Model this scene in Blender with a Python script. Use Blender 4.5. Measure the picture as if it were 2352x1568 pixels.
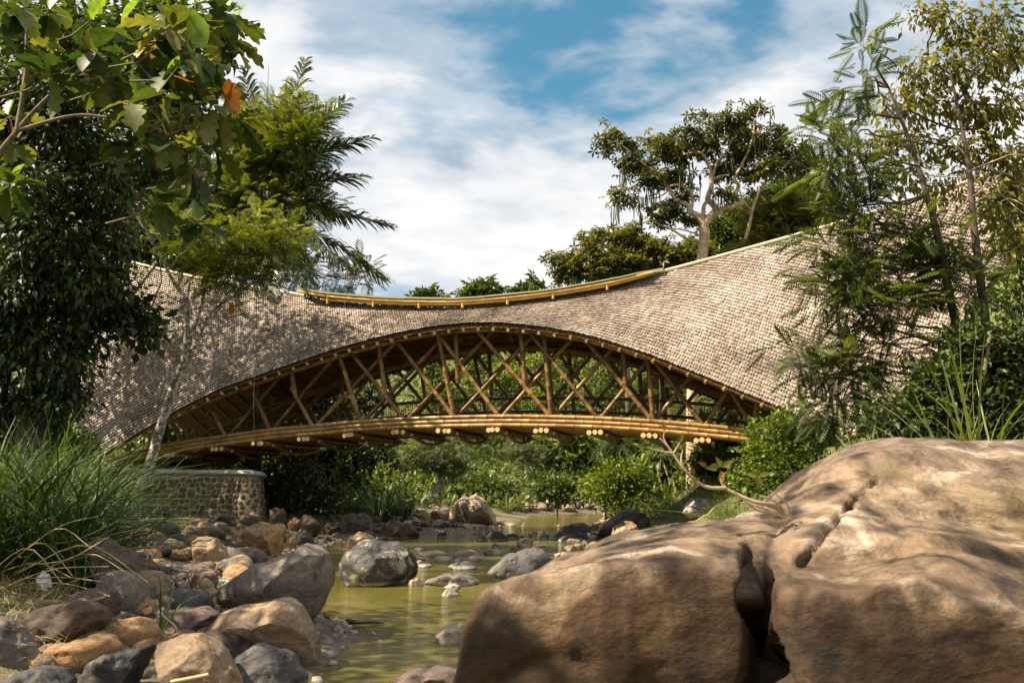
import bpy, bmesh, math, random
import numpy as np
from mathutils import Vector, Matrix
R = math.radians
random.seed(11)
rng = np.random.default_rng(11)
for o in list(bpy.data.objects):
    bpy.data.objects.remove(o)
scene = bpy.context.scene
COL = scene.collection

# ------------------------------------------------------------------ camera
F, CX, CY, HOR, EYE = 1895.0, 1176.0, 784.0, 1135.0, 1.4      # photo measured on a 2352 x 1568 grid
PITCH = math.atan((HOR - CY) / F)
cam_d = bpy.data.cameras.new('camera')
cam = bpy.data.objects.new('camera', cam_d)
COL.objects.link(cam)
cam.location = (0, 0, EYE)
cam.rotation_euler = (math.pi / 2 + PITCH, 0, 0)
cam_d.sensor_width = 36
cam_d.lens = F / 2352 * 36
cam_d.clip_start = 0.05
cam_d.clip_end = 3000
cam_d.dof.use_dof = True
cam_d.dof.focus_distance = 15
cam_d.dof.aperture_fstop = 4.0
scene.camera = cam

# ------------------------------------------------------------------ sky and sun
SUN = Vector((-0.63, -0.16, 0.76)).normalized()               # towards the sun
world = bpy.data.worlds.new('World')
scene.world = world
world.use_nodes = True
nt = world.node_tree
nt.nodes.clear()
def N(tree, kind, **kw):
    n = tree.nodes.new(kind)
    for k, v in kw.items():
        if k in n.inputs.keys():
            n.inputs[k].default_value = v
        else:
            setattr(n, k, v)
    return n
def ramp(tree, stops, interp='LINEAR'):
    n = tree.nodes.new('ShaderNodeValToRGB')
    n.color_ramp.interpolation = interp
    el = n.color_ramp.elements
    while len(el) < len(stops):
        el.new(0.5)
    for e, (p, c) in zip(el, stops):
        e.position = p
        e.color = (*c, 1) if len(c) == 3 else c
    return n
L = nt.links.new
sky = N(nt, 'ShaderNodeTexSky', sky_type='NISHITA', sun_disc=False)
sky.sun_elevation = math.asin(SUN.z)
sky.sun_rotation = math.atan2(SUN.x, SUN.y)
sky.air_density = 1.2
sky.dust_density = 0.4
sky.ozone_density = 2.0
bg_sky = N(nt, 'ShaderNodeBackground', Strength=0.052)
hs = N(nt, 'ShaderNodeHueSaturation', Hue=0.47, Saturation=1.3, Value=1.0)
L(sky.outputs[0], hs.inputs['Color'])
L(hs.outputs[0], bg_sky.inputs['Color'])
tc = N(nt, 'ShaderNodeTexCoord')
sep = N(nt, 'ShaderNodeSeparateXYZ')
L(tc.outputs['Generated'], sep.inputs[0])
zc = N(nt, 'ShaderNodeMath', operation='MAXIMUM'); zc.inputs[1].default_value = 0.0
L(sep.outputs['Z'], zc.inputs[0])
za = N(nt, 'ShaderNodeMath', operation='ADD'); za.inputs[1].default_value = 0.16
L(zc.outputs[0], za.inputs[0])
dv = N(nt, 'ShaderNodeVectorMath', operation='DIVIDE')
cmb = N(nt, 'ShaderNodeCombineXYZ')
for k in range(3):
    L(za.outputs[0], cmb.inputs[k])
L(tc.outputs['Generated'], dv.inputs[0]); L(cmb.outputs[0], dv.inputs[1])
mp = N(nt, 'ShaderNodeMapping')
mp.inputs['Location'].default_value = (0.62, 0.36, 0.0)
mp.inputs['Rotation'].default_value = (0, 0, R(-16))
mp.inputs['Scale'].default_value = (0.75, 1.0, 0.0)
L(dv.outputs[0], mp.inputs[0])
n1 = N(nt, 'ShaderNodeTexNoise', Scale=0.95, Detail=6.0, Roughness=0.46, Distortion=0.3)
L(mp.outputs[0], n1.inputs['Vector'])
n2 = N(nt, 'ShaderNodeTexNoise', Scale=4.2, Detail=7.0, Roughness=0.56, Distortion=0.2)
L(mp.outputs[0], n2.inputs['Vector'])
mm = N(nt, 'ShaderNodeMath', operation='MULTIPLY_ADD')
L(n2.outputs[0], mm.inputs[0]); mm.inputs[1].default_value = 0.42; L(n1.outputs[0], mm.inputs[2])
cover = ramp(nt, [(0.49, (0.06,) * 3), (0.57, (0.60,) * 3), (0.65, (1.0,) * 3)], 'EASE')
L(mm.outputs[0], cover.inputs[0])
shade = ramp(nt, [(0.38, (0.50, 0.56, 0.65)), (0.49, (0.80, 0.83, 0.87)), (0.58, (1.0, 0.985, 0.97))])
mm2 = N(nt, 'ShaderNodeMath', operation='MULTIPLY_ADD')
L(n2.outputs[0], mm2.inputs[0]); mm2.inputs[1].default_value = 0.55
hal = N(nt, 'ShaderNodeMath', operation='MULTIPLY'); hal.inputs[1].default_value = 0.5
L(n1.outputs[0], hal.inputs[0]); L(hal.outputs[0], mm2.inputs[2])
L(mm2.outputs[0], shade.inputs[0])
bg_cl = N(nt, 'ShaderNodeBackground', Strength=0.38)
L(shade.outputs[0], bg_cl.inputs['Color'])
mix = N(nt, 'ShaderNodeMixShader')
L(cover.outputs[0], mix.inputs[0]); L(bg_sky.outputs[0], mix.inputs[1]); L(bg_cl.outputs[0], mix.inputs[2])
wout = N(nt, 'ShaderNodeOutputWorld')
L(mix.outputs[0], wout.inputs[0])

sun_d = bpy.data.lights.new('sun', 'SUN')
sun_d.energy = 5.0
sun_d.angle = R(0.55)
sun_d.color = (1.0, 0.85, 0.63)
sun = bpy.data.objects.new('sun', sun_d)
COL.objects.link(sun)
sun.rotation_euler = (-SUN).to_track_quat('-Z', 'Y').to_euler()
scene.view_settings.view_transform = 'Standard'
scene.view_settings.look = 'None'
scene.view_settings.exposure = 1.45
scene.view_settings.gamma = 1.0
scene.view_settings.use_curve_mapping = False

# ------------------------------------------------------------------ pixel helpers
CAM = np.array([0.0, 0.0, EYE])
_up = np.array([0, -math.sin(PITCH), math.cos(PITCH)])
_fw = np.array([0, math.cos(PITCH), math.sin(PITCH)])
def ray(x, y):
    return _fw + (x - CX) / F * np.array([1.0, 0, 0]) + (CY - y) / F * _up
def at(x, y, Y):
    d = ray(x, y)
    return CAM + d * (Y / d[1])
def pxm(Y):            # metres per photo pixel at distance Y
    return Y / F
# bridge frame: s along, t across (away from the camera)
OB = at(1170, 960, 25.0)
_an = R(16.6)
AX = np.array([math.cos(_an), -math.sin(_an), 0.0])
CR = np.array([math.sin(_an), math.cos(_an), 0.0])
def onplane(x, y, t):  # point of the photo on the vertical plane t metres behind the near truss
    d = ray(x, y)
    k = (t + OB @ CR - CAM @ CR) / (d @ CR)
    return CAM + d * k

# ------------------------------------------------------------------ noise
def _h(ix, iy, iz, s):
    n = (ix.astype(np.int64) * 374761393 + iy.astype(np.int64) * 668265263 + iz.astype(np.int64) * 1274126177 + s * 1013904223) & 0xffffffff
    n = ((n ^ (n >> 13)) * 1274126177) & 0xffffffff
    n = n ^ (n >> 16)
    return (n & 0xffff) / 32767.5 - 1.0
def vnoise(P, s=0):
    P = np.asarray(P, float)
    i = np.floor(P); f = P - i; f = f * f * f * (f * (f * 6 - 15) + 10)
    x, y, z = i[:, 0], i[:, 1], i[:, 2]
    r = 0
    for a in (0, 1):
        wx = f[:, 0] if a else 1 - f[:, 0]
        for b in (0, 1):
            wy = f[:, 1] if b else 1 - f[:, 1]
            for c in (0, 1):
                wz = f[:, 2] if c else 1 - f[:, 2]
                r = r + wx * wy * wz * _h(x + a, y + b, z + c, s)
    return r
def fbm(P, octv=4, s=0, gain=0.5):
    r, a, k = 0, 1.0, 1.0
    P = np.asarray(P, float)
    for o in range(octv):
        r = r + a * vnoise(P * k + 17.3 * o, s + o); a *= gain; k *= 2.03
    return r

# ------------------------------------------------------------------ mesh helpers
class MB:
    def __init__(s):
        s.V, s.Q, s.T, s.A, s.n, s.Qm, s.Tm = [], [], [], [], 0, [], []
    def add(s, V, Q=None, T=None, a=0.5, m=0):
        V = np.asarray(V, float)
        if Q is not None and len(Q):
            Q = np.asarray(Q, int).reshape(-1, 4); s.Q.append(Q + s.n); s.Qm.append(np.full(len(Q), m))
        if T is not None and len(T):
            T = np.asarray(T, int).reshape(-1, 3); s.T.append(T + s.n); s.Tm.append(np.full(len(T), m))
        s.V.append(V)
        s.A.append(np.broadcast_to(np.asarray(a, float), (len(V),)))
        s.n += len(V)
    def mesh(s, name, mats, smooth=True):
        me = bpy.data.meshes.new(name)
        V = np.concatenate(s.V); A = np.concatenate(s.A)
        Q = np.concatenate(s.Q) if s.Q else np.zeros((0, 4), int)
        T = np.concatenate(s.T) if s.T else np.zeros((0, 3), int)
        me.vertices.add(len(V)); me.vertices.foreach_set('co', V.astype(np.float32).ravel())
        nl = Q.size + T.size
        me.loops.add(nl)
        me.loops.foreach_set('vertex_index', np.concatenate([Q.ravel(), T.ravel()]).astype(np.int32))
        npoly = len(Q) + len(T)
        me.polygons.add(npoly)
        st = np.concatenate([np.arange(len(Q)) * 4, Q.size + np.arange(len(T)) * 3]).astype(np.int32)
        me.polygons.foreach_set('loop_start', st)
        if not isinstance(mats, (list, tuple)): mats = [mats]
        for m in mats: me.materials.append(m)
        mi = np.concatenate((s.Qm + s.Tm)) if (s.Qm or s.Tm) else np.zeros(0)
        me.polygons.foreach_set('material_index', mi.astype(np.int32))
        me.polygons.foreach_set('use_smooth', np.full(npoly, smooth))
        at_ = me.attributes.new('rnd', 'FLOAT', 'POINT')
        at_.data.foreach_set('value', A.astype(np.float32))
        me.update(calc_edges=True)
        return me
    def build(s, name, mats, parent=None, smooth=True, origin=None):
        if origin is not None:
            s.V = [v - np.asarray(origin) for v in s.V]
        o = bpy.data.objects.new(name, s.mesh(name, mats, smooth))
        COL.objects.link(o)
        if origin is not None: o.location = origin
        if parent is not None: o.parent = parent
        return o
def tag(o, label=None, cat=None, group=None, kind=None):
    if label: o['label'] = label
    if cat: o['category'] = cat
    if group: o['group'] = group
    if kind: o['kind'] = kind
    return o
def empty(name, loc, label=None, cat=None, group=None):
    o = bpy.data.objects.new(name, None)
    o.empty_display_size = 0.1
    COL.objects.link(o); o.location = loc
    tag(o, label, cat, group)
    return o
def keep(child, parent):         # parent without moving (parents only carry a location)
    child.parent = parent
    child.location = Vector(child.location) - Vector(parent.location)
def nrm(v):
    v = np.asarray(v, float)
    return v / (np.linalg.norm(v, axis=-1, keepdims=True) + 1e-12)
def frames(P):
    T = np.gradient(P, axis=0); T = nrm(T)
    ref = np.array([0, 0, 1.0]) if abs(nrm(P[-1] - P[0])[2]) < 0.8 else np.array([0.3, 1.0, 0.0])
    U = nrm(np.cross(T, ref)); W = np.cross(U, T)
    return T, U, W
def tube(mb, P, rad, sides=6, caps=True, a=0.5, m=0, capm=None, jit=0):
    P = np.asarray(P, float); n = len(P)
    rad = np.broadcast_to(np.asarray(rad, float), (n,))
    T, U, W = frames(P)
    th = np.arange(sides) / sides * 2 * math.pi
    ring = U[:, None, :] * np.cos(th)[None, :, None] + W[:, None, :] * np.sin(th)[None, :, None]
    rr = rad[:, None, None] * (1 + (rng.uniform(-jit, jit, (n, sides, 1)) if jit else 0))
    V = (P[:, None, :] + ring * rr).reshape(-1, 3)
    if np.ndim(a): a = np.repeat(np.asarray(a, float), sides)
    i = np.arange(n - 1)[:, None] * sides; j = np.arange(sides)[None, :]; k = (j + 1) % sides
    Q = np.stack([i + j, i + k, i + sides + k, i + sides + j], -1).reshape(-1, 4)
    mb.add(V, Q, a=a, m=m)
    if caps:
        for e, s_ in ((0, -1), (n - 1, 1)):
            cV = np.concatenate([V[e * sides:(e + 1) * sides], P[e:e + 1]])
            q = np.arange(sides)
            Tt = np.stack([np.full(sides, sides), q, (q + 1) % sides], -1) if s_ > 0 else np.stack([np.full(sides, sides), (q + 1) % sides, q], -1)
            mb.add(cV, T=Tt, a=.5 if np.ndim(a) else a, m=m if capm is None else capm)
def resample(P, n):
    P = np.asarray(P, float)
    d = np.concatenate([[0], np.cumsum(np.linalg.norm(np.diff(P, axis=0), axis=1))])
    u = np.linspace(0, d[-1], n)
    return np.stack([np.interp(u, d, P[:, k]) for k in range(P.shape[1])], -1)
def spline(P, n):                # Catmull-Rom through control points
    P = np.asarray(P, float)
    E = np.concatenate([[2 * P[0] - P[1]], P, [2 * P[-1] - P[-2]]])
    m = len(P) - 1
    u = np.linspace(0, m - 1e-9, n); i = u.astype(int); f = (u - i)[:, None]
    a, b, c, d = E[i], E[i + 1], E[i + 2], E[i + 3]
    return 0.5 * ((2 * b) + (c - a) * f + (2 * a - 5 * b + 4 * c - d) * f ** 2 + (3 * b - a - 3 * c + d) * f ** 3)
def pole(name, P, r, parent, mats, gap=0.36, sides=8, origin=None):     # a bamboo culm with nodes
    P = np.asarray(P, float)
    d = np.concatenate([[0], np.cumsum(np.linalg.norm(np.diff(P, axis=0), axis=1))])
    Ln = d[-1]
    k = max(1, int(Ln / gap)); off = rng.uniform(0.1, 0.9) * gap
    us, rs = [0.0], [1.0]
    for q in range(k + 1):
        u = off + q * gap * 1.0
        if u > Ln - 0.04: break
        if u < 0.04: continue
        us += [u - 0.03, u, u + 0.03]; rs += [1.0, 1.1, 0.985]
    us.append(Ln); rs.append(1.0)
    u = np.array(us)
    PP = np.stack([np.interp(u, d, P[:, i]) for i in range(3)], -1)
    mb = MB()
    tube(mb, PP, r * np.array(rs), sides, a=np.where(np.array(rs) > 1.05, 0.0, 0.5), capm=1 if len(mats) > 1 else None)
    org = PP[0]
    o = mb.build(name, mats, None, True, origin=org)
    if parent is not None: keep(o, parent)
    return o
def orient(D, roll=0.6, up=(0, 0, 1)):   # local +Y along D, local +Z roughly up
    D = nrm(D); n = len(D)
    upv = np.broadcast_to(np.asarray(up, float), (n, 3)) + rng.normal(0, roll, (n, 3))
    X = nrm(np.cross(D, upv)); Z = np.cross(X, D)
    return np.stack([X, D, Z], -1)
def inst(mb, tm, pos, rot, sc, a=None):
    V, Q, T = tm
    n, k = len(pos), len(V)
    sc = np.broadcast_to(np.asarray(sc, float), (n,))
    W = np.einsum('nij,kj->nki', rot, V) * sc[:, None, None] + pos[:, None, :]
    if a is None: a = rng.random(n)
    off = (np.arange(n) * k)[:, None, None]
    mb.add(W.reshape(-1, 3), (off + Q).reshape(-1, 4) if len(Q) else None, (off + T).reshape(-1, 3) if len(T) else None, a=np.repeat(a, k))

# ------------------------------------------------------------------ materials
def newmat(name):
    m = bpy.data.materials.new(name); m.use_nodes = True
    t = m.node_tree; t.nodes.clear()
    out = t.nodes.new('ShaderNodeOutputMaterial')
    return m, t, out
def leafmat(name, stops, trans=0.3, rough=0.45, tcol=None, objrand=False, spec=0.4):
    m, t, out = newmat(name); l = t.links.new
    if objrand: src = N(t, 'ShaderNodeObjectInfo').outputs['Random']
    else: src = N(t, 'ShaderNodeAttribute', attribute_name='rnd').outputs['Fac']
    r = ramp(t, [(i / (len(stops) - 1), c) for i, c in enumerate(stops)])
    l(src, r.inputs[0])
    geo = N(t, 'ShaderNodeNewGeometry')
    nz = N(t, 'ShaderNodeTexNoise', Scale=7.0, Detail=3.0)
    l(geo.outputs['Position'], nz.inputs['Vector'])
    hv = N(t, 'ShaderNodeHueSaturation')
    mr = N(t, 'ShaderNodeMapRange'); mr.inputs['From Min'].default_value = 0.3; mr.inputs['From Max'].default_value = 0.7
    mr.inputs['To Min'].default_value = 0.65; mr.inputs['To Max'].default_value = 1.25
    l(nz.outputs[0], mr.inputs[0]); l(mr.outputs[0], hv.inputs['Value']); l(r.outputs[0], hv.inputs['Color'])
    p = N(t, 'ShaderNodeBsdfPrincipled', Roughness=rough)
    p.inputs['Specular IOR Level'].default_value = spec
    l(hv.outputs[0], p.inputs['Base Color'])
    if trans > 0:
        tr = N(t, 'ShaderNodeBsdfTranslucent')
        h2 = N(t, 'ShaderNodeMixRGB', blend_type='MULTIPLY'); h2.inputs[0].default_value = 1
        h2.inputs[2].default_value = (*(tcol or (1.5, 1.5, 0.5)), 1)
        l(hv.outputs[0], h2.inputs[1]); l(h2.outputs[0], tr.inputs['Color'])
        mx = N(t, 'ShaderNodeMixShader'); mx.inputs[0].default_value = trans
        l(p.outputs[0], mx.inputs[1]); l(tr.outputs[0], mx.inputs[2]); l(mx.outputs[0], out.inputs[0])
    else: l(p.outputs[0], out.inputs[0])
    return m
def surf(name, stops, scale=4.0, rough=0.7, bump=0.3, bscale=20.0, stretch=(1, 1, 1), spec=0.4, world_co=False, objvar=0.0, detail=6, dist=0.006, attr=0.0, node=False):
    m, t, out = newmat(name); l = t.links.new
    if world_co: co = N(t, 'ShaderNodeNewGeometry').outputs['Position']
    else: co = N(t, 'ShaderNodeTexCoord').outputs['Object']
    oi = N(t, 'ShaderNodeObjectInfo')
    if not world_co:
        ad = N(t, 'ShaderNodeVectorMath', operation='ADD')
        ml = N(t, 'ShaderNodeMath', operation='MULTIPLY'); ml.inputs[1].default_value = 91.7
        l(oi.outputs['Random'], ml.inputs[0]); l(co, ad.inputs[0]); l(ml.outputs[0], ad.inputs[1]); co = ad.outputs[0]
    mpn = N(t, 'ShaderNodeMapping'); mpn.inputs['Scale'].default_value = stretch
    l(co, mpn.inputs[0])
    n = N(t, 'ShaderNodeTexNoise', Scale=scale, Detail=detail, Roughness=0.6)
    l(mpn.outputs[0], n.inputs['Vector'])
    r = ramp(t, stops); l(n.outputs[0], r.inputs[0]); col = r.outputs[0]
    val = None
    if objvar or attr:
        hv = N(t, 'ShaderNodeHueSaturation'); mr = N(t, 'ShaderNodeMapRange')
        v = objvar or attr
        mr.inputs['To Min'].default_value = 1 - v; mr.inputs['To Max'].default_value = 1 + v
        l(oi.outputs['Random'] if objvar else N(t, 'ShaderNodeAttribute', attribute_name='rnd').outputs['Fac'], mr.inputs[0])
        l(mr.outputs[0], hv.inputs['Value']); l(col, hv.inputs['Color']); col = hv.outputs[0]
    if node:        # dark rings at the bamboo nodes
        h3 = N(t, 'ShaderNodeHueSaturation'); m3 = N(t, 'ShaderNodeMapRange'); m3.inputs['From Max'].default_value = 0.5; m3.inputs['To Min'].default_value = 0.3
        l(N(t, 'ShaderNodeAttribute', attribute_name='rnd').outputs['Fac'], m3.inputs[0]); l(m3.outputs[0], h3.inputs['Value']); l(col, h3.inputs['Color']); col = h3.outputs[0]
    p = N(t, 'ShaderNodeBsdfPrincipled', Roughness=rough)
    p.inputs['Specular IOR Level'].default_value = spec
    l(col, p.inputs['Base Color'])
    if bump:
        b = N(t, 'ShaderNodeBump', Strength=bump, Distance=dist)
        n3 = N(t, 'ShaderNodeTexNoise', Scale=bscale, Detail=6.0, Roughness=0.65)
        l(mpn.outputs[0], n3.inputs['Vector']); l(n3.outputs[0], b.inputs['Height']); l(b.outputs[0], p.inputs['Normal'])
    l(p.outputs[0], out.inputs[0])
    return m
def rockmat(name, c0, c1, c2, rough=0.75, wet=0.0, pits=0.0, lichen=None, moss=None, scale=1.0, low_tint=None, streak=False):
    m, t, out = newmat(name); l = t.links.new
    tc_ = N(t, 'ShaderNodeTexCoord'); oi = N(t, 'ShaderNodeObjectInfo'); geo = N(t, 'ShaderNodeNewGeometry')
    ml = N(t, 'ShaderNodeMath', operation='MULTIPLY'); ml.inputs[1].default_value = 57.3
    l(oi.outputs['Random'], ml.inputs[0])
    ad = N(t, 'ShaderNodeVectorMath', operation='ADD'); l(tc_.outputs['Object'], ad.inputs[0]); l(ml.outputs[0], ad.inputs[1])
    mpn = N(t, 'ShaderNodeMapping'); mpn.inputs['Rotation'].default_value = (0.3, 0.5, 0.2); mpn.inputs['Scale'].default_value = (1, 1, 1.8)
    l(ad.outputs[0], mpn.inputs[0])
    n = N(t, 'ShaderNodeTexNoise', Scale=2.3 * scale, Detail=8.0, Roughness=0.62, Distortion=0.8); l(mpn.outputs[0], n.inputs['Vector'])
    r = ramp(t, [(0.34, c0), (0.46, c1), (0.54, c1), (0.64, c2)]); l(n.outputs[0], r.inputs[0]); col = r.outputs[0]
    ns = N(t, 'ShaderNodeTexNoise', Scale=1.7 * scale, Detail=5.0, Roughness=0.55, Distortion=1.2); l(mpn.outputs[0], ns.inputs['Vector'])
    rs_ = ramp(t, [(0.0, (1,) * 3), (0.478, (1,) * 3), (0.494, (0.42,) * 3), (0.51, (1,) * 3)]); l(ns.outputs[0], rs_.inputs[0])
    ms_ = N(t, 'ShaderNodeMixRGB', blend_type='MULTIPLY'); ms_.inputs[0].default_value = 0.7
    l(col, ms_.inputs[1]); l(rs_.outputs[0], ms_.inputs[2]); col = ms_.outputs[0]
    nf = N(t, 'ShaderNodeTexNoise', Scale=26.0 * scale, Detail=5.0, Roughness=0.75); l(ad.outputs[0], nf.inputs['Vector'])
    rf = ramp(t, [(0.3, (0.55,) * 3), (0.5, (0.95,) * 3), (0.72, (1.3,) * 3)]); l(nf.outputs[0], rf.inputs[0])
    mu = N(t, 'ShaderNodeMixRGB', blend_type='MULTIPLY'); mu.inputs[0].default_value = 0.8
    l(col, mu.inputs[1]); l(rf.outputs[0], mu.inputs[2]); col = mu.outputs[0]
    nb = N(t, 'ShaderNodeTexNoise', Scale=0.9 * scale, Detail=4.0); l(ad.outputs[0], nb.inputs['Vector'])
    rb = ramp(t, [(0.35, (0.6, 0.6, 0.62)), (0.6, (1.12, 1.08, 1.0))]); l(nb.outputs[0], rb.inputs[0])
    mb_ = N(t, 'ShaderNodeMixRGB', blend_type='MULTIPLY'); mb_.inputs[0].default_value = 1.0
    l(col, mb_.inputs[1]); l(rb.outputs[0], mb_.inputs[2]); col = mb_.outputs[0]
    sx = N(t, 'ShaderNodeSeparateXYZ'); l(geo.outputs['Position'], sx.inputs[0])
    def over(c, fac_socket, colr):
        x = N(t, 'ShaderNodeMixRGB'); l(fac_socket, x.inputs[0]); l(c, x.inputs[1]); x.inputs[2].default_value = (*colr, 1); return x.outputs[0]
    if lichen:
        nl = N(t, 'ShaderNodeTexNoise', Scale=3.1, Detail=7.0, Roughness=0.7); l(ad.outputs[0], nl.inputs['Vector'])
        rl = ramp(t, [(0.55, (0,) * 3), (0.60, (0.85,) * 3)]); l(nl.outputs[0], rl.inputs[0]); col = over(col, rl.outputs[0], lichen)
    if moss:
        nl = N(t, 'ShaderNodeTexNoise', Scale=1.5, Detail=6.0, Roughness=0.65); l(ad.outputs[0], nl.inputs['Vector'])
        rl = ramp(t, [(0.55, (0,) * 3), (0.70, (0.6,) * 3)]); l(nl.outputs[0], rl.inputs[0]); col = over(col, rl.outputs[0], moss)
    if streak:      # rain streaks running down the faces
        mp2 = N(t, 'ShaderNodeMapping'); mp2.inputs['Scale'].default_value = (5.0, 5.0, 0.7); l(ad.outputs[0], mp2.inputs[0])
        nk = N(t, 'ShaderNodeTexNoise', Scale=1.0, Detail=6.0, Roughness=0.65, Distortion=0.5); l(mp2.outputs[0], nk.inputs['Vector'])
        rk = ramp(t, [(0.36, (0.32, 0.26, 0.2)), (0.52, (1.0,) * 3), (0.7, (1.2, 1.18, 1.12))]); l(nk.outputs[0], rk.inputs[0])
        xk = N(t, 'ShaderNodeMixRGB', blend_type='MULTIPLY'); xk.inputs[0].default_value = 0.75; l(col, xk.inputs[1]); l(rk.outputs[0], xk.inputs[2]); col = xk.outputs[0]
    if low_tint:       # darker and browner towards the bottom, with an uneven edge
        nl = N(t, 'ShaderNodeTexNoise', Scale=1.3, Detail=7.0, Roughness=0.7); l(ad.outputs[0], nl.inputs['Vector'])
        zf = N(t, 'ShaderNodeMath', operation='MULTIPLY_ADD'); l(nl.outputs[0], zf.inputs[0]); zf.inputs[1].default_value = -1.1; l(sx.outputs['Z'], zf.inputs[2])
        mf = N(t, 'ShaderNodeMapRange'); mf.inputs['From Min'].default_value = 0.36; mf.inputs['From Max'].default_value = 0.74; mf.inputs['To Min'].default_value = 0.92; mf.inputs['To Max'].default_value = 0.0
        l(zf.outputs[0], mf.inputs[0]); x = N(t, 'ShaderNodeMixRGB', blend_type='MULTIPLY'); l(mf.outputs[0], x.inputs[0]); l(col, x.inputs[1]); x.inputs[2].default_value = (*low_tint, 1); col = x.outputs[0]
    # dried silt line left by the falling water, wet foot below it
    zz = N(t, 'ShaderNodeMath', operation='MULTIPLY_ADD'); l(nf.outputs[0], zz.inputs[0]); zz.inputs[1].default_value = -0.05; l(sx.outputs['Z'], zz.inputs[2])
    rz = ramp(t, [(0.0, (0,) * 3), (0.28, (0.0,) * 3), (0.33, (0.7,) * 3), (0.48, (0.5,) * 3), (0.62, (0,) * 3)])
    zm = N(t, 'ShaderNodeMapRange'); zm.inputs['From Min'].default_value = -0.08; zm.inputs['From Max'].default_value = 0.14
    l(zz.outputs[0], zm.inputs[0]); l(zm.outputs[0], rz.inputs[0])
    col = over(col, rz.outputs[0], (0.42, 0.39, 0.33))
    p = N(t, 'ShaderNodeBsdfPrincipled', Roughness=rough)
    p.inputs['Specular IOR Level'].default_value = 0.5 if wet else 0.3
    l(col, p.inputs['Base Color'])
    b = N(t, 'ShaderNodeBump', Strength=0.8, Distance=0.035)
    nn = N(t, 'ShaderNodeTexNoise', Scale=6.0 * scale, Detail=10.0, Roughness=0.68); l(mpn.outputs[0], nn.inputs['Vector'])
    h = nn.outputs[0]
    if pits:
        vo = N(t, 'ShaderNodeTexVoronoi', Scale=7.0); l(ad.outputs[0], vo.inputs['Vector'])
        rv = ramp(t, [(0.12, (0,) * 3), (0.26, (1,) * 3)]); l(vo.outputs['Distance'], rv.inputs[0])
        hm = N(t, 'ShaderNodeMath', operation='MULTIPLY_ADD'); l(rv.outputs[0], hm.inputs[0]); hm.inputs[1].default_value = pits; l(h, hm.inputs[2]); h = hm.outputs[0]
    l(h, b.inputs['Height']); l(b.outputs[0], p.inputs['Normal'])
    l(p.outputs[0], out.inputs[0])
    return m

M = {}
M['bamboo'] = surf('bamboo', [(0.28, (0.075, 0.036, 0.010)), (0.5, (0.18, 0.095, 0.026)), (0.72, (0.30, 0.185, 0.065))], 2.2, 0.42, 0.2, 30, objvar=0.35, spec=0.4, node=True)
M['bamboo_cut'] = surf('bamboo_cut', [(0.3, (0.48, 0.31, 0.13)), (0.7, (0.70, 0.52, 0.28))], 30, 0.7, 0.2, 60)
M['bamboo_deck'] = surf('bamboo_deck', [(0.28, (0.15, 0.075, 0.022)), (0.5, (0.36, 0.205, 0.07)), (0.72, (0.52, 0.34, 0.14))], 2.2, 0.40, 0.2, 30, objvar=0.2, spec=0.4, node=True)
M['shingle'] = surf('shingle', [(0.30, (0.15, 0.118, 0.095)), (0.46, (0.275, 0.222, 0.182)), (0.60, (0.35, 0.288, 0.24)), (0.72, (0.42, 0.35, 0.295))], 0.7, 0.55, 0.4, 60, world_co=True, attr=0.36, spec=0.3, stretch=(1, 1, 1))
M['underlay'] = surf('underlay', [(0.3, (0.045, 0.03, 0.02)), (0.7, (0.10, 0.065, 0.035))], 3, 0.9, 0.5, 40, world_co=True)
M['thatch_lining'] = surf('thatch_lining', [(0.3, (0.10, 0.05, 0.018)), (0.7, (0.26, 0.145, 0.055))], 9, 0.85, 0.8, 25, world_co=True, stretch=(4, 1, 0.6), dist=0.03)
M['pale_bamboo'] = surf('pale_bamboo', [(0.3, (0.50, 0.40, 0.25)), (0.7, (0.70, 0.60, 0.42))], 2, 0.5, 0.2, 30)
M['yellow_bamboo'] = surf('yellow_bamboo', [(0.3, (0.42, 0.24, 0.05)), (0.7, (0.66, 0.42, 0.11))], 2, 0.4, 0.2, 30)
M['net'] = surf('net', [(0.3, (0.10, 0.075, 0.035)), (0.7, (0.22, 0.16, 0.07))], 9, 0.8, 0, 9)
m_, t_, o_ = newmat('canopy_panel')
p_ = N(t_, 'ShaderNodeBsdfPrincipled', Roughness=0.55); p_.inputs['Base Color'].default_value = (0.20, 0.205, 0.12, 1)
tr_ = N(t_, 'ShaderNodeBsdfTranslucent'); tr_.inputs[0].default_value = (0.22, 0.23, 0.13, 1)
mx_ = N(t_, 'ShaderNodeMixShader'); mx_.inputs[0].default_value = 0.35
t_.links.new(p_.outputs[0], mx_.inputs[1]); t_.links.new(tr_.outputs[0], mx_.inputs[2]); t_.links.new(mx_.outputs[0], o_.inputs[0])
M['canopy_panel'] = m_
def barkmat(name, stops, lich=True):
    return surf(name, stops, 7.0, 0.8, 0.8, 22, dist=0.02)
M['bark'] = barkmat('bark', [(0.3, (0.06, 0.045, 0.03)), (0.5, (0.13, 0.10, 0.07)), (0.7, (0.20, 0.16, 0.11))])
M['bark_mottled'] = surf('bark_mottled', [(0.42, (0.10, 0.08, 0.06)), (0.5, (0.22, 0.19, 0.15)), (0.58, (0.50, 0.48, 0.44))], 11.0, 0.8, 0.6, 30, dist=0.015)
M['bark_pale'] = surf('bark_pale', [(0.3, (0.22, 0.15, 0.08)), (0.5, (0.42, 0.31, 0.19)), (0.7, (0.56, 0.45, 0.30))], 5.0, 0.8, 0.7, 18, dist=0.02)
M['bark_dark'] = surf('bark_dark', [(0.3, (0.03, 0.024, 0.018)), (0.7, (0.10, 0.075, 0.05))], 8.0, 0.85, 0.7, 22, dist=0.02)
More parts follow.
